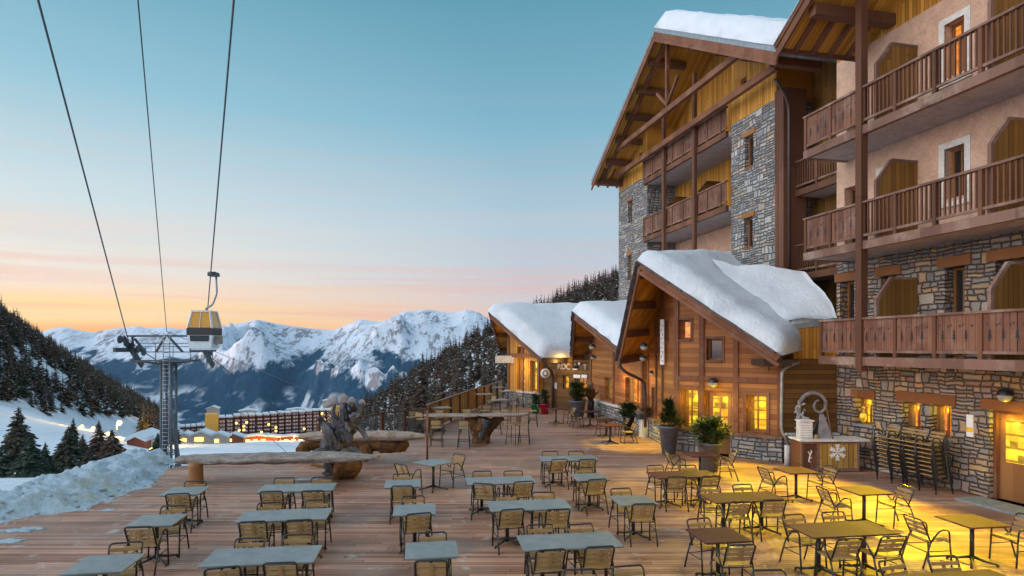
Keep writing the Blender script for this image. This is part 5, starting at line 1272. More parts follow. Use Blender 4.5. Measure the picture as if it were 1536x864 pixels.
# stacked chairs against the stone wall
ords = ['bottom', 'second', 'third', 'fourth', 'fifth', 'sixth', 'seventh', 'topmost']
for i, (px, nm) in enumerate([(1337,'first stack from the snowflake bar'), (1359,'second stack from the snowflake bar'), (1378,'third stack from the snowflake bar'), (1402,'stack closest to the door')]):
    x, y = onD(px, 14.45); a = math.atan2(EX[1], EX[0])
    for k in range(8):
        dx = -IN[0]*.020*k; dy = -IN[1]*.020*k
        chair(x+dx, y+dy, a+math.pi-.0, f'{ords[k]} chair in the {nm} against the stone wall', z=.115*k, group='chairs stacked against the stone wall')

# ------------------------------------------------------------------ tall tables with stools, driftwood pedestal
sproto = None
def stool(x, y, rz, label):
    global sproto
    if sproto is None:
        o = sproto = empty('bar_stool', (0,0,0)); 
        for sx in (-1, 1):
            for sy in (-1, 1):
                q = MB(); q.tube([(sx*.17, sy*.16, .74), (sx*.23, sy*.22, 0)], .014, 6); q.build('leg', M['black'], o)
        q = MB(); q.tube([(-.21,.20,.28),(.21,.20,.28)], .011, 5); q.tube([(-.21,-.20,.28),(.21,-.20,.28)], .011, 5); q.tube([(-.215,-.2,.30),(-.215,.2,.30)], .011, 5); q.tube([(.215,-.2,.30),(.215,.2,.30)], .011, 5); q.build('footrest', M['black'], o)
        q = MB(); q.box(-.20, .20, -.20, .20, .74, .77); q.build('seat', M['slats'], o)
        q = MB(); q.tube(rounded([(-.19,-.18,.75), (-.19,-.25,1.06), (.19,-.25,1.06), (.19,-.18,.75)], .05), .012, 6); q.build('back_frame', M['black'], o)
        q = MB(); q.box(-.18, .18, -.255, -.235, .86, 1.03); q.build('backrest', M['slats'], o)
    else: o = copy_tree(sproto)
    o.location = (x, y, 0); o.rotation_euler = (0,0,rz); tag(o, label, 'stool', 'tall slatted stools round the high tables'); return o
driftd = planks('driftwood_dark', (.07,.035,.018), (.17,.085,.04), .9, 'x', 'z', 9, 0, .8, .5, weather=(.25,.12,.05)); M['drift_dark'] = driftd
def drift(name, c1, c2, dark, st):
    t = NT(name, .85, .15); o = t.co(); g1 = t.noise(t.scale(o, st), 9, 6, .7); g2 = t.noise(o, 3.2, 5, .65); cr_ = t.noise(t.scale(o, st), 24, 3, .6)
    c = t.mix(t.mr(g1, .32, .68), c1, c2); c = t.mix(t.mr(g2, .48, .66, 0, .8), c, dark); c = t.mix(t.mr(cr_, .56, .66, 0, .75), c, tuple(x*.25 for x in dark)); t.col(c)
    t.bump(t.mth('ADD', g1, t.mth('MULTIPLY', cr_, .7)), .9, .05); return t.m
M['drift_grey'] = drift('driftwood_grey', (.05,.05,.06), (.21,.20,.22), (.06,.045,.04), (1.6,1.6,.35)); M['drift_log'] = drift('driftwood_log', (.17,.15,.15), (.38,.35,.33), (.20,.15,.12), (.22,1.6,1.6))
M['drift_top'] = drift('driftwood_slab', (.26,.20,.17), (.46,.38,.32), (.24,.16,.11), (.25,1.5,1.5)); M['drift_dark'] = drift('driftwood_dark', (.05,.024,.014), (.17,.085,.04), (.24,.11,.04), (.6,.8,1.2))
def blob(mb, path, rad, n=12, amp=.22, seed=0, mi=0, sq=1.0, rib=0.0):
    """gnarled limb: noisy tube of changing radius with ribs twisting along it"""
    pts = [Vector(p) for p in path]; sm = []; K_ = 12
    for i in range(len(pts)-1):
        for k in range(K_):
            t = k/K_; p0 = pts[max(0, i-1)]; p1 = pts[i]; p2 = pts[i+1]; p3 = pts[min(len(pts)-1, i+2)]
            sm.append(.5*((2*p1)+(-p0+p2)*t+(2*p0-5*p1+4*p2-p3)*t*t+(-p0+3*p1-3*p2+p3)*t**3))
    sm.append(pts[-1]); rr = []
    for i in range(len(sm)):
        k = i/K_; a = min(int(k), len(rad)-2); f = k-a; rr.append(max(.005, rad[a]*(1-f)+rad[a+1]*f))
    n = n*2; b = len(mb.v); mb.tube(sm, rr, n, mi)
    for i in range(b, b+len(sm)*n):
        v = Vector(mb.v[i]); k = (i-b)//n; j = (i-b) % n; c = sm[k]; d = v-c; a = 2*math.pi*j/n + k*.05
        s = 1+amp*mn.noise(v*2.2+Vector((seed,0,0)))*1.6+amp*.7*mn.noise(v*7+Vector((seed,0,0)))
        s += (rib or amp*.8)*mn.noise(Vector((math.cos(a)*2.6, math.sin(a)*2.6, k*.05+seed)))*1.3 + (rib or amp)*.5*mn.noise(Vector((math.cos(a)*6, math.sin(a)*6, k*.09+seed)))
        mb.v[i] = tuple(c+d*max(.35, s))
# slab: organic outline
def slab(mb, pts, z0, z1, mi=0, sub=3, seed=0):
    P = [Vector((x, y, 0)) for x, y in pts]; n = len(P); o = []
    for i in range(n):
        p0, p1, p2, p3 = P[i-1], P[i], P[(i+1)%n], P[(i+2)%n]
        for k in range(4):
            t = k/4; q = .5*((2*p1)+(-p0+p2)*t+(2*p0-5*p1+4*p2-p3)*t*t+(-p0+3*p1-3*p2+p3)*t**3); q += Vector((mn.noise(q*3+Vector((seed,0,0))), mn.noise(q*3+Vector((0,seed,0))), 0))*.03; o.append(q)
    m = len(o); c = sum(o, Vector())/m; lay = []
    for (z, s) in ((z0, .93), (z0+(z1-z0)*.35, 1.0), (z1-(z1-z0)*.15, 1.0), (z1, .985)): lay += [(c.x+(q.x-c.x)*s, c.y+(q.y-c.y)*s, z+.02*mn.noise(Vector((q.x*2,q.y*2,z)))) for q in o]
    f = [tuple(reversed(range(m))), tuple(range(3*m, 4*m))]+[(r*m+i, r*m+(i+1)%m, (r+1)*m+(i+1)%m, (r+1)*m+i) for r in range(3) for i in range(m)]
    mb.add(lay, f, mi)
bx, by = gnd(722, 664)
bt = empty('root_table', (bx, by, 0), 0, 'high driftwood root pedestal carrying two pale organic slab tops', 'table')
q = MB(); blob(q, [(0,0,-.02),(-.05,0,.35),(-.25,.0,.75),(-.6,.1,1.0)], [.34,.30,.26,.12], seed=1); blob(q, [(.05,0,-.02),(.15,0,.4),(.42,0,.75),(.85,.1,1.02)], [.30,.27,.22,.10], seed=2); blob(q, [(0,0,.3),(.05,-.1,.7),(.1,-.15,.98)], [.30,.30,.24], seed=3)
q.build('root_pedestal', M['drift_dark'], bt)
q = MB(); slab(q, [(-2.1,-.35),(-.9,-.5),(-.15,-.3),(-.1,.35),(-1.0,.5),(-2.2,.4)], 1.04, 1.11, seed=1); q.build('tabletop', M['drift_top'], bt)
q = MB(); slab(q, [(.0,-.4),(1.0,-.45),(1.75,-.15),(1.8,.35),(.9,.55),(.05,.35)], 1.06, 1.13, seed=4); q.build('tabletop', M['drift_top'], bt)
q = MB(); blob(q, [(.02,-.26,.2),(.1,-.30,.6),(.22,-.28,.95)], [.10,.14,.20], seed=9); q.build('bleached_root', M['drift_grey'], bt)
for (px, py, rz, lb) in [(655,671,0,'stool before the left slab of the root table, nearest the pole'),(696,672,0,'stool backed against the root of the high table'),(658,652,math.pi,'stool behind the left slab nearest the railing'),(699,650,math.pi,'stool behind the left slab beside the root'),(770,666,1.1,'stool before the right slab with its back to the chalets'),(744,652,math.pi,'stool behind the right slab of the root table'),
    (786,666,1.5,'dark stool at the end of the right slab'),(634,655,-.5,'stool at the railing side of the root table'),(618,652,.4,'second stool from the railing near the pole'),(799,640,1.6,'tall stool with pale back standing by the far chalet')]:
    x, y = gnd(px, py); stool(x, y, rz, lb)
# cluster of furniture by the fence
def round_high(px, py, lb, w=.8):
    x, y = gnd(px, py); e = empty('high_table', (x, y, 0), .3, lb, 'table', 'high tables along the fence'); q = MB(); q.box(-w/2, w/2, -.4, .4, 1.02, 1.06); q.build('tabletop', M['drift_top'], e)
    q = MB(); q.tube([(0,0,0),(0,0,1.02)], .035, 8); q.build('column', M['black'], e); q = MB(); q.lathe([(.28,0),(.26,.03),(.05,.05)], 12); q.build('foot', M['black'], e)
round_high(750,630,'high table behind the right root slab'); round_high(727,618,'high table with blue grey top near the fence', .9); round_high(762,612,'high table by the stone plinth of the far chalet', .9); round_high(745,604,'furthest high table along the fence', .9); round_high(660,646,'high table tucked between railing and root table', .9)
for (px, py, rz, lb) in [(728,640,.3,'stool with brown back right of the fence bend'),(758,640,1.2,'stool with pink brown back behind the root table'),(771,628,1.3,'golden backed stool at the plinth table'),(737,622,2.6,'stool between the two fence tables'),(765,604,3.0,'pale stool nearest the glazed chalet'),(716,612,.8,'stool pulled up to the fence table'),(780,612,1.5,'stool standing against the far stone plinth')]:
    x, y = gnd(px, py); stool(x, y, rz, lb)
# thin wooden pole
x, y = gnd(641, 693); q = MB(); q.tube([(0,0,0),(.0,0,1.7)], .035, 8); q.build('wooden_pole', M['timber_worn'], None, Matrix.Translation((x, y, 0)), 'thin pale wooden pole standing behind the lone turned table', 'pole')

# ------------------------------------------------------------------ driftwood benches with the root sculpture
gx, gy = gnd(520, 716)
q = empty('log_bench', (-7.6, 18.0, 0), 0, 'long pale log bench on a round post and a big dark burl', 'bench'); lb_ = q
x0, y0 = (265-768)/FPX*17.9, 17.9
def P_(px, py, Y): v = px3(px, py, Y); return v-Vector((-7.6,18.0,0))
mb = MB(); path = [P_(266,693,17.6), P_(300,693,17.6), P_(370,690,17.5), P_(450,686,17.4), P_(520,684,17.3), P_(572,683,17.2)]
blob(mb, path, [.13,.19,.20,.20,.19,.07], n=14, amp=.10, seed=4)
zc = 0
for i, v in enumerate(mb.v): 
    zt = 1.0; mb.v[i] = (v[0], (v[1]-(-.5))*1.9-.5, .80+(v[2]-.80)*.72)
mb.build('log_seat', M['drift_log'], lb_)
px_, py_ = gnd(294, 727); mb = MB(); mb.lathe([(.21,0),(.19,.1),(.18,.5),(.19,.62)], 14, (px_+7.6, py_-18.0, 0)); mb.build('log_post', M['doorwood'], lb_)
px_, py_ = gnd(519, 719); mb = MB(); mb.ball((px_+7.6, py_-18.0+.1, .38), .44, 12, 0, (1.05,1.0,.92))
for i, v in enumerate(mb.v):
    vv = Vector(v); mb.v[i] = tuple(vv+Vector((mn.noise(vv*3), mn.noise(vv*3+Vector((4,0,0))), mn.noise(vv*3+Vector((0,7,0)))))*.09)
mb.build('burl_foot', M['drift_dark'], lb_)
rb = empty('slab_bench', (-5.5, 21.0, 0), 0, 'pale slab bench resting on rough brown roots behind the log bench', 'bench')
def Q_(px, py, Y): return px3(px, py, Y)-Vector((-5.5,21.0,0))
mb = MB(); blob(mb, [Q_(449,655,21.0), Q_(480,654,21.0), Q_(560,653,20.8), Q_(610,652,20.6), Q_(640,652,20.5)], [.08,.16,.17,.15,.06], 12, .12, 6)
for i, v in enumerate(mb.v): mb.v[i] = (v[0], v[1]*1.8, v[2]-.0)
mb.build('slab_seat', M['drift_top'], rb)
mb = MB(); blob(mb, [Q_(456,688,20.6), Q_(455,672,20.8), Q_(475,664,21), Q_(520,665,21), Q_(560,667,20.7), Q_(600,668,20.4), Q_(611,665,20.3)], [.20,.18,.16,.20,.24,.18,.08], 12, .35, 8); blob(mb, [Q_(545,690,20.4), Q_(553,672,20.6), Q_(560,660,20.8)], [.16,.20,.14], 10, .3, 3); blob(mb, [Q_(468,700,20.2), Q_(480,703,20), Q_(497,707,19.8)], [.10,.12,.06], 8, .3, 5)
mb.build('root_legs', M['drift_dark'], rb)
rt = empty('root_sculpture', (-4.9, 18.6, 0), 0, 'upright twisted grey driftwood root rising between the two benches', 'sculpture')
def S_(px, py, Y=18.3): return px3(px, py, Y)-Vector((-4.9,18.6,0))
mb = MB(); blob(mb, [S_(500,712), S_(500,690), S_(501,668), S_(510,645), S_(517,625), S_(514,604)], [.20,.25,.27,.19,.12,.07], 14, .30, 11, rib=.6)
for (pp, rr) in [([(503,672),(494,650),(486,637),(478,625)], [.26,.16,.10,.05]), ([(514,655),(524,640),(529,622),(527,606)], [.22,.15,.11,.07]), ([(527,628),(538,620),(543,606)], [.12,.09,.06]), ([(520,640),(534,638),(544,648),(552,660)], [.15,.10,.08,.04]),
    ([(500,690),(482,680),(470,684),(461,694)], [.18,.13,.09,.05]), ([(512,680),(528,676),(540,682),(549,690)], [.20,.14,.09,.05]), ([(506,640),(500,622),(503,608)], [.12,.08,.05])]:
    blob(mb, [S_(x_, y_, 18.3+.25*math.sin(x_)) for x_, y_ in pp], rr, 10, .34, pp[0][0]*.37, rib=.5)
mb.build('root_trunk', M['drift_grey'], rt)
mb = MB()
for (px, py, r_) in [(499,602,.15),(514,600,.16),(527,603,.13),(543,604,.10),(535,611,.08),(491,607,.08)]:
    c = S_(px, py, 18.4); b0 = len(mb.v); mb.ball(c, r_, 9, 0, (1,.35,1))
    for i in range(b0, len(mb.v)): vv = Vector(mb.v[i]); mb.v[i] = tuple(c+(vv-c)*(1+.5*mn.noise(vv*9)))
mb.build('snow_tufts', M['greydec'], rt)

# ------------------------------------------------------------------ fences and railing
def fence(p0, p1, label, h=1.25, step=2.2, name='wooden_fence'):
    e = empty(name, (p0[0], p0[1], 0), 0, label, 'fence'); Mx = frame_M(p0, p1, 0, (p0[0], p0[1], 0)); Lw = math.hypot(p1[0]-p0[0], p1[1]-p0[1])
    q = MB(); n = int(Lw/.17); 
    for i in range(n): a = i*Lw/n; q.box(a+.004, a+Lw/n-.004, -.02+(i%2)*.004, .01, .04, h-.05)
    q.build('boards', M['fence'], e, Mx)
    q = MB(); q.box(-.05, Lw+.05, -.08, .06, h-.045, h); q.build('handrail', M['timber_worn'], e, Mx)
    k = 0
    while k*step <= Lw+.1:
        q = MB(); a = min(k*step, Lw-.05); q.box(a-.05, a+.05, -.11, -.025, 0, h-.05); q.build('post', M['timber'], e, Mx); k += 1
fence((-3.75,27.9), (-2.62,36.5), 'straight run of boarded wooden fence rising towards the chalets'); fence((-2.60,36.6), (-.72,47.5), 'further run of boarded fence bending towards the glazed chalet')
def railing(p0, p1, label):
    e = empty('metal_railing', (p0[0], p0[1], 0), 0, label, 'railing'); Mx = frame_M(p0, p1, 0, (p0[0], p0[1], 0)); Lw = math.hypot(p1[0]-p0[0], p1[1]-p0[1])
    q = MB(); q.box(0, Lw, -.03, .03, 1.03, 1.08); q.box(0, Lw, -.015, .015, .10, .13); q.build('handrail', M['timber'], e, Mx)
    q = MB(); n = int(Lw/.12)
    for i in range(n+1): a = i*Lw/n; q.box(a-.01, a+.01, -.01, .01, .1, 1.04)
    q.build('balusters', M['darksteel'], e, Mx)
    for a in (0.0, Lw/2, Lw): q = MB(); q.box(a-.045, a+.045, -.05, .05, 0, 1.1); q.build('post', M['timber'], e, Mx)
railing((-5.35,26.2), (-3.8,27.9), 'short dark railing beside the wooden fence'); railing((-6.7,21.9), (-5.4,26.1), 'dark railing running behind the driftwood benches')

# ------------------------------------------------------------------ planters
def needles_bush(mb, c, rx, rz, n, seed, pointed=0.0, ln=.13):
    """sprays of needles on short branchlets: uneven outline with gaps"""
    rg3 = random.Random(seed); m = max(14, int(n/42))
    for b_ in range(m):
        a = rg3.uniform(0, 6.283); zf = rg3.random()**.95; lim = (1-zf*pointed)*(math.sin(min(3.0, .6+zf*2.1)) if pointed < .6 else (1-zf*.6)); L_ = rx*max(.15, lim)*rg3.uniform(.55,1.22)
        z0 = c[2]+rz*zf*.85; d0 = Vector((math.cos(a), math.sin(a), rg3.uniform(.1,.75))).normalized(); 
        for q in range(int(n/m)):
            t_ = rg3.uniform(.15,1.0); p = Vector((c[0],c[1],z0))+d0*L_*t_+Vector((0,0,-.12*L_*t_*t_)); a2 = a+rg3.gauss(0,.9); d = (Vector((math.cos(a2), math.sin(a2), rg3.uniform(-.2,.9)))+d0*.7).normalized(); l = ln*rg3.uniform(.6,1.5); s = d.cross(Vector((0,0,1))).normalized()*l*.16
            p = p+Vector((rg3.gauss(0,1),rg3.gauss(0,1),rg3.gauss(0,1)))*ln*.35
            mb.add([p, p+d*l*.55+s, p+d*l, p+d*l*.55-s], [(0,1,2),(0,2,3)], 0 if rg3.random() < .65 else 1)
def planter(px, py, Rt, Hp, bush, label, pot='pot', pointed=1.0, n=2600, seed=0, cat='potted plant', Rb=None, tall=None, thinb=.13):
    x, y = gnd(px, py); e = empty('planter', (x, y, 0), 0, label, cat, 'potted conifers along the chalet fronts'); Rb = Rb or Rt*.66
    q = MB(); q.lathe([(0,0),(Rb,0),(Rt*.97,Hp-.05),(Rt,Hp-.05),(Rt,Hp),(Rt*.88,Hp),(Rt*.86,Hp-.06),(0,Hp-.06)], 22, caps=False); q.build('pot', M[pot], e)
    q = MB(); needles_bush(q, (0,0,Hp-.08), bush[0], bush[1], n, seed, pointed, thinb); q.build('foliage', [M['needle'], M['needle_warm']], e)
    q = MB(); q.tube([(0,0,Hp-.1),(0,0,Hp+bush[1]*.8)], .03, 6); q.build('stem', M['bark'], e); return e
planter(1003,680,.36,.98,(.66,1.15), 'grey tapered pot holding a pointed little conifer', pointed=.9, seed=1, n=3000)
planter(1064,706,.37,.86,(.80,.80), 'wide grey pot with a broad bushy conifer before the lit door', pointed=.2, seed=2, n=3600)
planter(866,628,.46,.95,(.85,1.15), 'large ribbed grey tub with a bushy conifer at the entrance', pointed=.5, seed=3, n=3600)
planter(943,652,.26,.80,(.62,.62), 'dark narrow planter with flat topped conifer by the small tables', 'black', pointed=.3, seed=4, n=2600)
planter(803,620,.26,.55,(.30,.75), 'green pot with a dark upright shrub against the far plinth', 'potgreen', pointed=.4, seed=5, n=900)
planter(817,621,.28,.58,(.40,1.0), 'red pot with a yellow green shrub beside the green pot', 'potred', pointed=.4, seed=6, n=1100)
# stone pillar with flower box next to the large chalet's corner
x, y = gnd(965, 655); q = MB(); q.box(-.14, .14, -.14, .14, 0, .75); e = empty('planter_pillar', (x, y, 0), .3, 'short pale pillar with a small plant box at the corner of the large chalet', 'planter'); q.build('pillar', M['offwhite'], e)
q = MB(); q.box(-.25, .45, -.18, .18, .752, .95); q.build('plant_box', M['darksteel'], e); q = MB(); needles_bush(q, (.1,0,.93), .34, .35, 500, 12, .3, .10); q.build('foliage', [M['needle'], M['needle_warm']], e)
# carved figure by the entrance
x, y = gnd(886, 626); e = empty('carved_figure', (x, y, 0), 0, 'dark carved figure on a post beside the large grey tub', 'statue')
q = MB(); q.lathe([(.20,0),(.18,.9),(.14,.95)], 10); q.build('post', M['black'], e); q = MB(); q.lathe([(.14,.95),(.26,1.15),(.24,1.5),(.12,1.62)], 12); q.build('body', M['drift_dark'], e); q = MB(); q.ball((0,0,1.76), .15, 8, 0, (1,.9,1.1)); q.tube([(.2,0,1.2),(.4,-.1,1.4),(.42,-.1,1.75)], [.07,.05,.03], 8); q.build('head', M['timber_worn'], e)

# ------------------------------------------------------------------ lamps on the walls
def wall_lamp(P, nrm, label, r=.17, power=0, color=(1,.6,.15), name='wall_lamp', glow=False):
    e = empty(name, P, math.atan2(nrm[1], nrm[0])-math.pi/2, label, 'lamp')     # local +y points out of the wall
    q = MB(); prof = [(r*math.cos(R(a)), r*math.sin(R(a))) for a in range(0, 91, 15)]; q.lathe(prof, 18, caps=False); q.build('hood', M['black'], e)
    q = MB(); q.lathe([(0,-r*.98)]+[(r*.97*math.cos(R(a)), r*.97*math.sin(R(a))) for a in range(-80, 1, 16)], 18, caps=False); q.build('globe', M['bulb_soft' if glow else 'lamp_white'], e)
    q = MB(); q.box(-.05, .05, -.19, -.02, -.05, .05); q.build('bracket', M['black'], e); return e
p = onD(1507, D0-.22); wall_lamp((p[0], p[1], CAMZ-(593-HOR)/FPX*p[1]), (-IN[0], -IN[1]), 'round half black lamp above the stone doorway')
nn = (-.607,-.795); c = at_(C1, C2, 1073); Yc = c.y-.2; wall_lamp((c.x+nn[0]*.22, c.y+nn[1]*.22, CAMZ-(574-HOR)/FPX*Yc), nn, 'round half black lamp above the lit chalet door')
for (px, py, Y, lb, r_) in [(966,520,24.2,'pale globe lamp under the large chalet eaves',.15),(964,537,24.6,'lower dark capped lamp under the large chalet eaves',.13),(978,560,26.6,'small lantern on the receding wall of the large chalet',.12),(888,520,31.5,'globe lamp under the middle chalet eaves',.16),(889,536,33,'small globe lamp lower under the middle chalet eaves',.13)]:
    p = px3(px, py, Y); wall_lamp(p, (-1,-.2), lb, r_)
# narrow white banner sign on the chalet corner
a = at_(C0, C1, 998); b = px3(998, 515, a.y-.12); q = MB(); q.box(-.09, .09, -.02, .02, -.82, .92)
e = empty('banner_sign', (b.x-.14, b.y-.1, b.z), R(-52), 'narrow white vertical sign on the corner of the large chalet', 'sign'); q.build('panel', M['white'], e)
q = MB()
for k in range(9):
    q.box(-.05, .05, -.026, -.021, .70-k*.17, .72-k*.17); q.box(-.05 if k%2 else .02, -.02 if k%2 else .05, -.026, -.021, .62-k*.17, .70-k*.17)
q.build('lettering', M['greydec'], e)
# sign hanging at the far chalet
b = px3(757, 539, 41.5); q = MB(); q.box(-.62, .62, -.03, .03, -.24, .24); q.build('hanging_sign', M['offwhite'], None, Matrix.Translation(b), 'white rectangular sign under the left eaves of the far chalet', 'sign')
b = px3(818, 560, 38.9); e = empty('round_sign', b, 0, 'small round pale emblem sign beside the far chalet downpipe', 'sign'); q = MB(); q.lathe([(0,-.02),(.3,-.02),(.3,.02),(0,.02)], 18, caps=False); q.build('disc', M['white'], e, RX); q = MB(); q.lathe([(.12,-.025),(.18,-.025),(.18,.025),(.12,.025)], 14, caps=False); q.build('emblem', M['darksteel'], e, RX)
# far chalet downpipe
q = MB(); q.tube(rounded([px3(818,541,37.4), px3(819,548,37.6), px3(827,556,38.2), px3(829,565,38.6), px3(829,620,38.6)], .2), .08, 8); q.build('downpipe', M['gutter'], None, None, 'dark downpipe between the glazed chalet and the entrance wall', 'downpipe')
# white arrow strip on the hotel wall
q = MB(); a, b = hx(1451), hx(1461); z0 = hzz(1456,655); z1 = hzz(1456,622); q.box(0, b-a, -.03, 0, 0, z1-z0)
e = empty('trail_sign', hotel.matrix_basis @ Vector((a, -.005, z0)), ANG, 'white strip sign with a yellow band on the stone wall', 'sign'); q.build('panel', M['white'], e); q = MB(); q.box(0.005, b-a-.005, -.036, -.031, (z1-z0)*.22, (z1-z0)*.42); q.build('band', M['yellowp'], e)
# stone door step
q = MB(); q.box(0, 2.6, -.95, -.17, 0, .05); q.build('door_step', M['flash'], None, Matrix.Translation((HO[0], HO[1], 0)) @ Matrix.Rotation(ANG, 4, 'Z') @ Matrix.Translation((hx(1478),0,0)), 'grey stone slab step before the stone doorway', 'step')

# ------------------------------------------------------------------ ornament on the dark wall: curled horn with leaves
hs = empty('horn_ornament', (0,0,0), 0, 'large pale curled horn ornament with leaves on the dark boarded wall', 'wall ornament')
Mo = frame_M(S0, S1, 0); hs.matrix_basis = Mo @ Matrix.Translation((0, -.10, 0))
sx_ = lambda px: fx(S0, S1, px); sz_ = lambda px, py: fz(S0, S1, px, py)
def hp(px, py): return (sx_(px), 0, sz_(px, py))
q = MB(); pts = [hp(*p) for p in [(1196,618),(1197,603),(1205,592),(1216,588),(1228,591),(1236,600),(1236,612),(1229,619),(1221,616),(1218,609),(1221,602),(1226,600)]]
q.tube(rounded(pts, .2, 3), [.075*(1-.55*i/44.) for i in range(len(rounded(pts, .2, 3)))], 8)
pts2 = [hp(*p) for p in [(1196,616),(1196,630),(1203,640),(1214,645),(1226,643),(1234,635),(1237,625)]]; rp = rounded(pts2, .2, 3); q.tube(rp, [.075*(1-.75*i/len(rp)) for i in range(len(rp))], 8); q.build('horn', M['greydec'], hs)
q = MB(); rg4 = random.Random(3)
for i in range(46):
    t = rg4.random(); cx, cy = (1195+rg4.gauss(0,4.5)+t*8, 606+t*36); p = Vector(hp(cx, cy)); a = rg4.uniform(0,6.28); l = rg4.uniform(.10,.2); d = Vector((math.cos(a),0,math.sin(a))); s = Vector((-math.sin(a),0,math.cos(a)))*l*.25; o = Vector((0,-.05-rg4.random()*.07,0))
    q.add([p+o, p+o+d*l*.5+s, p+o+d*l+Vector((0,-.02,0)), p+o+d*l*.5-s], [(0,1,2,3)])
q.build('leaves', M['offwhite'], hs)

# ------------------------------------------------------------------ outdoor bar with snowflake
bY = 19.2; bl = px3(1201, 700, bY); br_ = px3(1302, 700, bY)
bar = empty('outdoor_bar', (bl.x, bY, 0), 0, 'rustic plank bar with a white snowflake on its front', 'bar counter'); Wb = 2.02
q = MB(); q.box(-.05, Wb+.03, -.08, .75, .93, .99); q.build('counter_top', M['offwhite'], bar)
q = MB(); q.box(0, .06, -.03, .03, .03, .93); q.box(Wb-.32, Wb-.26, -.03, .03, .03, .93); q.box(.06, Wb-.32, -.028, .028, .03, .12); q.box(.06, Wb-.32, -.028, .028, .86, .93); q.box(.50,.56,-.03,.03,.12,.86); q.build('frame', M['timber_worn'], bar)
q = MB()
for k in range(13):
    a = .56+k*.092; q.box(a, a+.086, -.012+(k%3)*.004, .018, .12, .86)
q.build('front_boards', M['door_grain'] if 'door_grain' in M else M['fence'], bar); q = MB(); q.box(.06, .50, 0, .02, .12, .86); q.build('side_panel', M['plank_brown_v'], bar)
q = MB(); q.box(Wb-.31, Wb-.28, .03, .7, .05, .93); q.box(0.0,.03,.03,.7,.05,.93); build_split(q, 'end_board', M['timber'], bar)
cx, cz = 1.10, .60; q = MB()
for k in range(6):
    a = k*math.pi/3+math.pi/6; d = Vector((math.cos(a),0,math.sin(a))); n_ = Vector((-math.sin(a),0,math.cos(a))); o = Vector((cx,-.035,cz)); q.bar(o, o+d*.24, .02, .035, up=n_)
    for s in (.09, .15, .2):
        for sg in (-1, 1): q.bar(o+d*s, o+d*(s+.05)+n_*sg*.055, .016, .028, up=n_)
q.build('snowflake', M['white'], bar)
q = MB()
for (a, b) in [((.24,.32),(.27,.5)), ((.27,.5),(.33,.62)), ((.33,.62),(.29,.66)), ((.28,.52),(.22,.62)), ((.24,.32),(.29,.30)), ((.26,.42),(.32,.44))]: q.bar((a[0],-.015,a[1]), (b[0],-.015,b[1]), .02, .04, up=(0,-1,.01))
q.build('white_figure', M['white'], bar)
q = MB(); q.box(.05, .42, .12, .42, .99, 1.52); 
o = empty('white_box', (bl.x, bY, 0), 0, 'pale box with louvred front standing on the bar counter', 'box'); q.build('box_body', M['offwhite'], o); q = MB()
for k in range(6): q.box(.07, .40, .105, .118, 1.04+k*.075, 1.08+k*.075)
q.box(.02,.46,.08,.45,1.521,1.55); q.build('louvres', M['white'], o)
q = MB(); Mq = Matrix.Translation((bl.x+.95, bY+.35, .99)); e = empty('menu_board', (bl.x+.86, bY+.35, .992), .1, 'grey pointed folding board leaning on the bar counter', 'sign board')
q.add([(-.25,-.12,0),(.25,-.12,0),(.06,.08,.72),(-.06,.08,.72),(-.25,-.09,0),(.25,-.09,0),(.06,.10,.72),(-.06,.10,.72)], [(0,1,2,3),(7,6,5,4),(0,3,7,4),(1,5,6,2),(3,2,6,7),(0,4,5,1)]); q.build('front_panel', M['greydec'], e)
q = MB(); q.add([(-.22,.30,0),(.34,.30,0),(.10,.11,.70),(-.04,.11,.70),(-.22,.33,0),(.34,.33,0),(.10,.13,.70),(-.04,.13,.70)], [(0,1,2,3),(7,6,5,4),(0,3,7,4),(1,5,6,2),(3,2,6,7),(0,4,5,1)]); q.build('rear_panel', M['darksteel'], e)
q = MB(); q.ball((0,0,.06), .07, 8); q.lathe([(.09,.0),(.10,.02),(.05,.03)], 12); q.build('brass_bowl', plain('brass', (.5,.33,.10), .35, .5, .6), None, Matrix.Translation((bl.x+.55, bY+.2, .992)), 'small round brass vessel between the pale box and the grey board', 'bowl')
q = MB(); q.tube([(0,0,0),(-.22,.02,1.15)], .016, 6); q.build('pole', M['timber_worn'], None, Matrix.Translation((bl.x+1.02, bY+.1, .992)), 'thin stick leaning against the grey folding board', 'stick')
q = MB(); q.ball((0,0,.2), .10, 8, 0, (1,1,1.6)); q.tube([(0,0,.3),(0,0,.5)], .03, 8); q.ball((0,0,.5),.05,6)
q.build('bottle_figure', M['lit'], None, Matrix.Translation(hotel.matrix_basis @ Vector((gops[0][0]+.18, .16, 1.36))), 'yellow lit bottle shaped figure standing in the small stone window', 'figure')  # light falling on the figure is put into its material as glow

# ------------------------------------------------------------------ cable car
VPd = Vector((-.514, 1, -.337))
def cabling(P0, label, r=.035, after=None, sag=0):
    q = MB(); pts = [P0-VPd*t for t in (95, 60, 40, 25, 12, 4, 0)]; 
    for (dt, dz) in (after or ()): pts.append(P0+Vector((VPd.x*dt*.25, dt, dz)))
    q.tube(pts, r, 6); q.build('lift_cable', M['darksteel'], None, None, label, 'cable', 'steel cables of the lift')
PY = 48.0
Pl = px3(192, 509, PY); Pm = px3(250, 497, PY); Pr = px3(311, 470, PY-1.2)
cabling(Pl, 'left steel cable running down to the outer wheels of the pylon', .035, ((2,-.8),(30,-9),(60,-20),(120,-38)))
cabling(Pm, 'thin middle cable meeting the top of the pylon frame', .022, ((60,-9),(120,-22)))
cabling(Pr, 'right steel cable carrying the cabin with the sunset coloured window', .035, ((1.2,-3.4),(30,-12),(60,-22),(120,-40)))
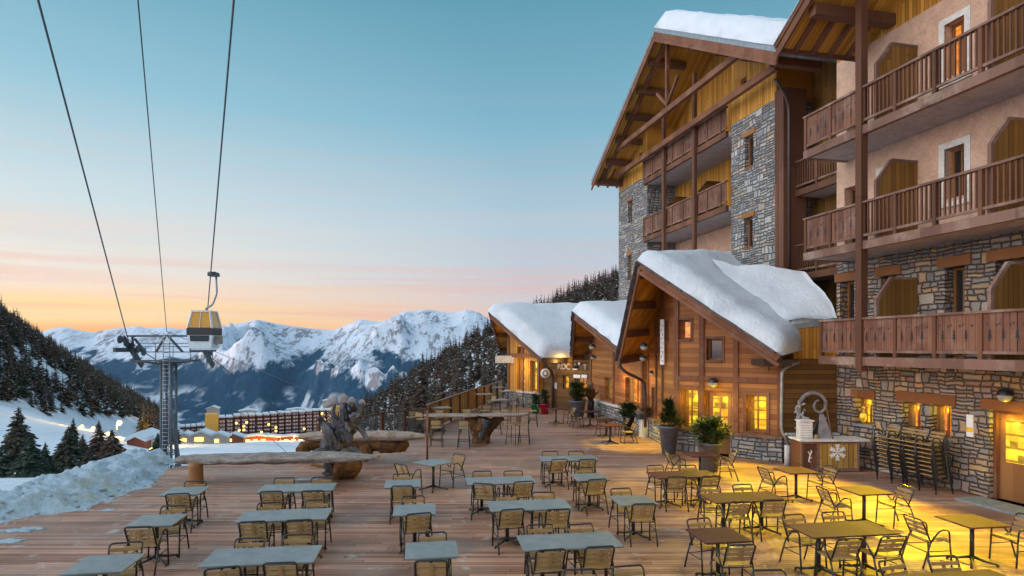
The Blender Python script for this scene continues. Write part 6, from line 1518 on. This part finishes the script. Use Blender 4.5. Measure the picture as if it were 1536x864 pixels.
pyl = empty('lift_pylon', px3(253, 700, PY), 0, 'grey steel lift pylon with ladder and wide cross frame', 'pylon'); og = pyl.location.copy()
def Z_(px, py, dy=0): return px3(px, py, PY)+Vector((0,dy,0))-og
q = MB()
for a in (245.5, 260.5):
    for dy in (-.35, .35): q.tube([Z_(a,705,dy), Z_(a,546,dy)], .10, 8)
build_split(q, 'mast_tube', M['mast'], pyl)
q = MB()
for k in range(13):
    y0_, y1_ = 704-k*12.2, 704-(k+1)*12.2; s_1 = 245.5 if k % 2 else 260.5; s_2 = 260.5 if k % 2 else 245.5
    q.tube([Z_(245.5,y0_,.35), Z_(260.5,y0_,.35)], .04, 5); q.tube([Z_(s_1,y0_,.35), Z_(s_2,y1_,.35)], .04, 5)
q.build('mast_bracing', M['mast'], pyl)
q = MB()
for s in (-1, 1): q.tube([Z_(256+s*4.6,703,-.75), Z_(256+s*4.6,500,-.55)], .035, 6)
for k in range(34):
    py = 700-k*5.9; q.tube([Z_(251.4,py,-.73), Z_(260.6,py,-.73)], .028, 5)
q.build('ladder', M['steel'], pyl)
q = MB()
for a, b, w in [((190,504),(311,504),.14),((215,528),(300,528),.07),((248,505),(234,528),.14),((253,505),(274,528),.14),((202,508),(218,528),.14),((300,508),(288,528),.12),((196,540),(240,546),.16),((262,545),(300,540),.16),((240,546),(262,546),.3)]: q.bar(Z_(*a), Z_(*b), w, w)
for s in (214, 240, 266, 292): q.tube([Z_(s,515,-.6), Z_(s,544,-.6)], .025, 5)
for py in (515, 520, 540): q.tube([Z_(212,py,-.6), Z_(296,py,-.6)], .025, 5)
q.build('cross_frame', M['darksteel'], pyl)
q = MB(); q.box(-2.1, 2.1, -.7, .7, Z_(253,541).z-.04, Z_(253,541).z+.03); q.build('platform', M['mast'], pyl)
for s, px in ((-1, 195), (1, 305)):
    q = MB(); zc = Z_(px, 524).z; xc = Z_(px, 524).x; q.box(xc-.1, xc+.1, -1.9, 1.9, zc-.2, zc+.12, 0, Matrix.Rotation(R(0), 4, 'X'))
    q.bar(Vector((xc,-.9,zc+.9)), Vector((xc,1.6,zc-1.3)), .16, .4); q.bar(Vector((xc+.3,-.2,zc+1.0)), Vector((xc+.3,0,zc-1.0)), .12, .12); q.build('wheel_beam', M['darksteel'], pyl)
    for k in range(5):
        w = MB(); y = -1.5+k*.75; w.lathe([(0,-.06),(.26,-.06),(.30,-.03),(.30,.03),(.26,.06),(0,.06)], 14, caps=False); w.build('guide_wheel', M['darksteel'], pyl, Matrix.Translation((xc-.16*s, y, zc+.25-.32*y)) @ Matrix.Rotation(R(90), 4, 'Y'))
# bracing struts at the foot
st = MB()
for a, b in [((242,704),(246,640)),((266,703),(260,620)),((262,640),(270,700)),((240,700),(247,655))]: st.tube([Z_(*a), Z_(*b)], .10, 6)
build_split(st, 'foot_strut', M['mast'], pyl)
# cabin
CY = 40.4; gp = Pr - VPd*(PY-1.2-CY)
cab = empty('gondola_cabin', px3(307, 525, CY), R(6), 'grey lift cabin with upper window coloured by sunset reflection hanging below the right cable', 'cable car'); og = cab.location.copy()
W_, Dp = .80, .95
cab.scale = (.88,.88,1.10)
def ring(z, w, d): return [(-w,-d,z),(w,-d,z),(w,d,z),(-w,d,z)]
lev = [(0,.62,.72),(.12,.74,.86),(.85,.86,.98),(1.18,.87,.98),(1.28,.86,.96),(2.20,.62,.70),(2.30,.50,.60)]
lower = MB(); V = []; 
for z, w, d in lev[:3]: V += ring(z, w, d)
F = [(3,2,1,0)]+[(i*4+k, i*4+(k+1)%4, (i+1)*4+(k+1)%4, (i+1)*4+k) for i in range(2) for k in range(4)]; lower.add(V, F); lower.build('lower_shell', M['cabin_white'], cab)
q = MB(); V = ring(.85,.875,.99)+ring(1.20,.885,.99)+ring(1.28,.87,.975); q.add(V, [(i*4+k, i*4+(k+1)%4, (i+1)*4+(k+1)%4, (i+1)*4+k) for i in range(2) for k in range(4)]+[(3,2,1,0)]); q.build('bumper_band', M['black'], cab)
q = MB(); V = ring(1.25,.83,.94)+ring(2.2,.60,.68); q.add(V, [(k, (k+1)%4, 4+(k+1)%4, 4+k) for k in range(4)]); q.build('sunset_tint_window', M['amber'], cab)
q = MB()
for sx in (-1, 1):
    for sy in (-1, 1): q.bar((sx*.84, sy*.95, 1.24), (sx*.61, sy*.69, 2.22), .11, .10)
q.box(-.66,.66,-.74,.74,2.18,2.27); q.bar((0,-.965,1.26),(0,-.71,2.2),.035,.03); q.build('window_pillars', M['cabin_white'], cab)
q = MB(); V = [(-.62,-.985,.50),(.62,-.985,.50),(.66,-1.0,.83),(-.66,-1.0,.83)]; q.add(V+[(x,y+.03,z) for x,y,z in V], [(0,1,2,3),(7,6,5,4)]); q.build('lower_window', M['glass_dark'], cab)
q = MB(); q.box(.88,1.10,-.5,.5,.35,.80); q.bar((.99,-.52,.3),(.99,.5,.75),.06,.06); q.build('ski_rack', M['drift_top'], cab)
hg = Vector(((gp.x-og.x)/.88, (gp.y-og.y)/.88, (gp.z-og.z)/1.10)); q = MB(); th_ = (hg - Vector((0,0,0)))
q.tube(rounded([(0.05,0,2.25), (0.10,0,2.42), (.55,0,2.62), (hg.x+.42,hg.y*.7,hg.z-1.1), (hg.x+.36,hg.y*.9,hg.z-.05)], .2), .07, 8); q.build('hanger_arm', M['steel'], cab)
q = MB(); q.box(hg.x-.12, hg.x+.5, hg.y*1-.35, hg.y+.35, hg.z-.12, hg.z+.08)
for k in (-.26, .26): q.tube([(hg.x-.05,hg.y+k,hg.z+.02),(hg.x+.42,hg.y+k,hg.z+.02)], .12, 10)
q.build('cable_grip', M['darksteel'], cab)

# ================================================================== lamps of the place
def spot(loc, target, power, col, size=R(70), blend=.5, soft=.15, name='terrace_spotlight'):
    d = bpy.data.lights.new(name, 'SPOT'); d.energy = power; d.color = col; d.spot_size = size; d.spot_blend = blend; d.shadow_soft_size = soft
    o = bpy.data.objects.new(name, d); COL.objects.link(o); o.location = loc; o.rotation_euler = (Vector(target)-Vector(loc)).to_track_quat('-Z', 'Y').to_euler(); return o
def point(loc, power, col, soft=.1, name='room_light'):
    d = bpy.data.lights.new(name, 'POINT'); d.energy = power; d.color = col; d.shadow_soft_size = soft; o = bpy.data.objects.new(name, d); COL.objects.link(o); o.location = loc; return o
YEL = (1.0,.72,.01)
def hw(xl, yl, z): return hotel.matrix_basis @ Vector((xl, yl, z))
# floodlights fixed under the lowest balcony edge, throwing yellow light outwards over the deck
for xl, pw in ((3.2, 1700), (5.4, 1500), (8.6, 1350), (12.0, 1300)):
    spot(hw(xl, YB+.05, 3.2), hw(xl+.6, -6.2, 0), pw, YEL, R(108), .6, .12)
    q = MB(); q.lathe([(.0,.10),(.07,.10),(.10,0),(.0,0)], 12, caps=False); q.build('spotlight_housing', M['black'], hotel, Matrix.Translation((xl, YB+.25, 3.205)))
# lamp above the stone door and light from inside the openings
point(hw(gops[3][0]+.75, -.15, 2.0), 12, YEL)
for g_2 in gops[:3]: point(hw((g_2[0]+g_2[1])/2, .22, g_2[3]-.15), 5, YEL, .05)
point(hw(gops[3][0]+.4, .12, 1.9), 12, YEL, .05)
# light spilling out of the chalet windows and door
def outw(C, px, z, off): c = at_(C1, C2, px); return (c.x+nn[0]*off, c.y+nn[1]*off, z)
point(outw(0,1034,1.9,.25), 16, YEL); point(outw(0,1078,1.9,.3), 22, YEL); point(outw(0,1134,1.8,.2), 12, YEL)
spot(outw(0,1105,2.95,.5), (6.6,18.6,0), 1000, YEL, R(80), .5)
spot(px3(964,548,24.2)+Vector((-.3,-.4,-.1)), (4.9,24.5,0), 700, YEL, R(80), .5)
point((5.2,26.6,2.4), 30, (1,.55,.06)); point((5.0,30.5,2.2), 30, (1,.5,.1)); point((2.9,37.4,2.9), 30, (1,.6,.15)); point((.3,40.2,2.6), 40, (1,.6,.06))
# warm uplights that gild the boards of the hotel under its eaves
WARM = (1.0,.52,.10)
for (xl, yl, z, tx, ty, tz, pw) in [(mx_(1080),-6,8.5,mx_(1060),0,15,900),(mx_(985),-6,9,mx_(950),0,14,700)]:
    pass
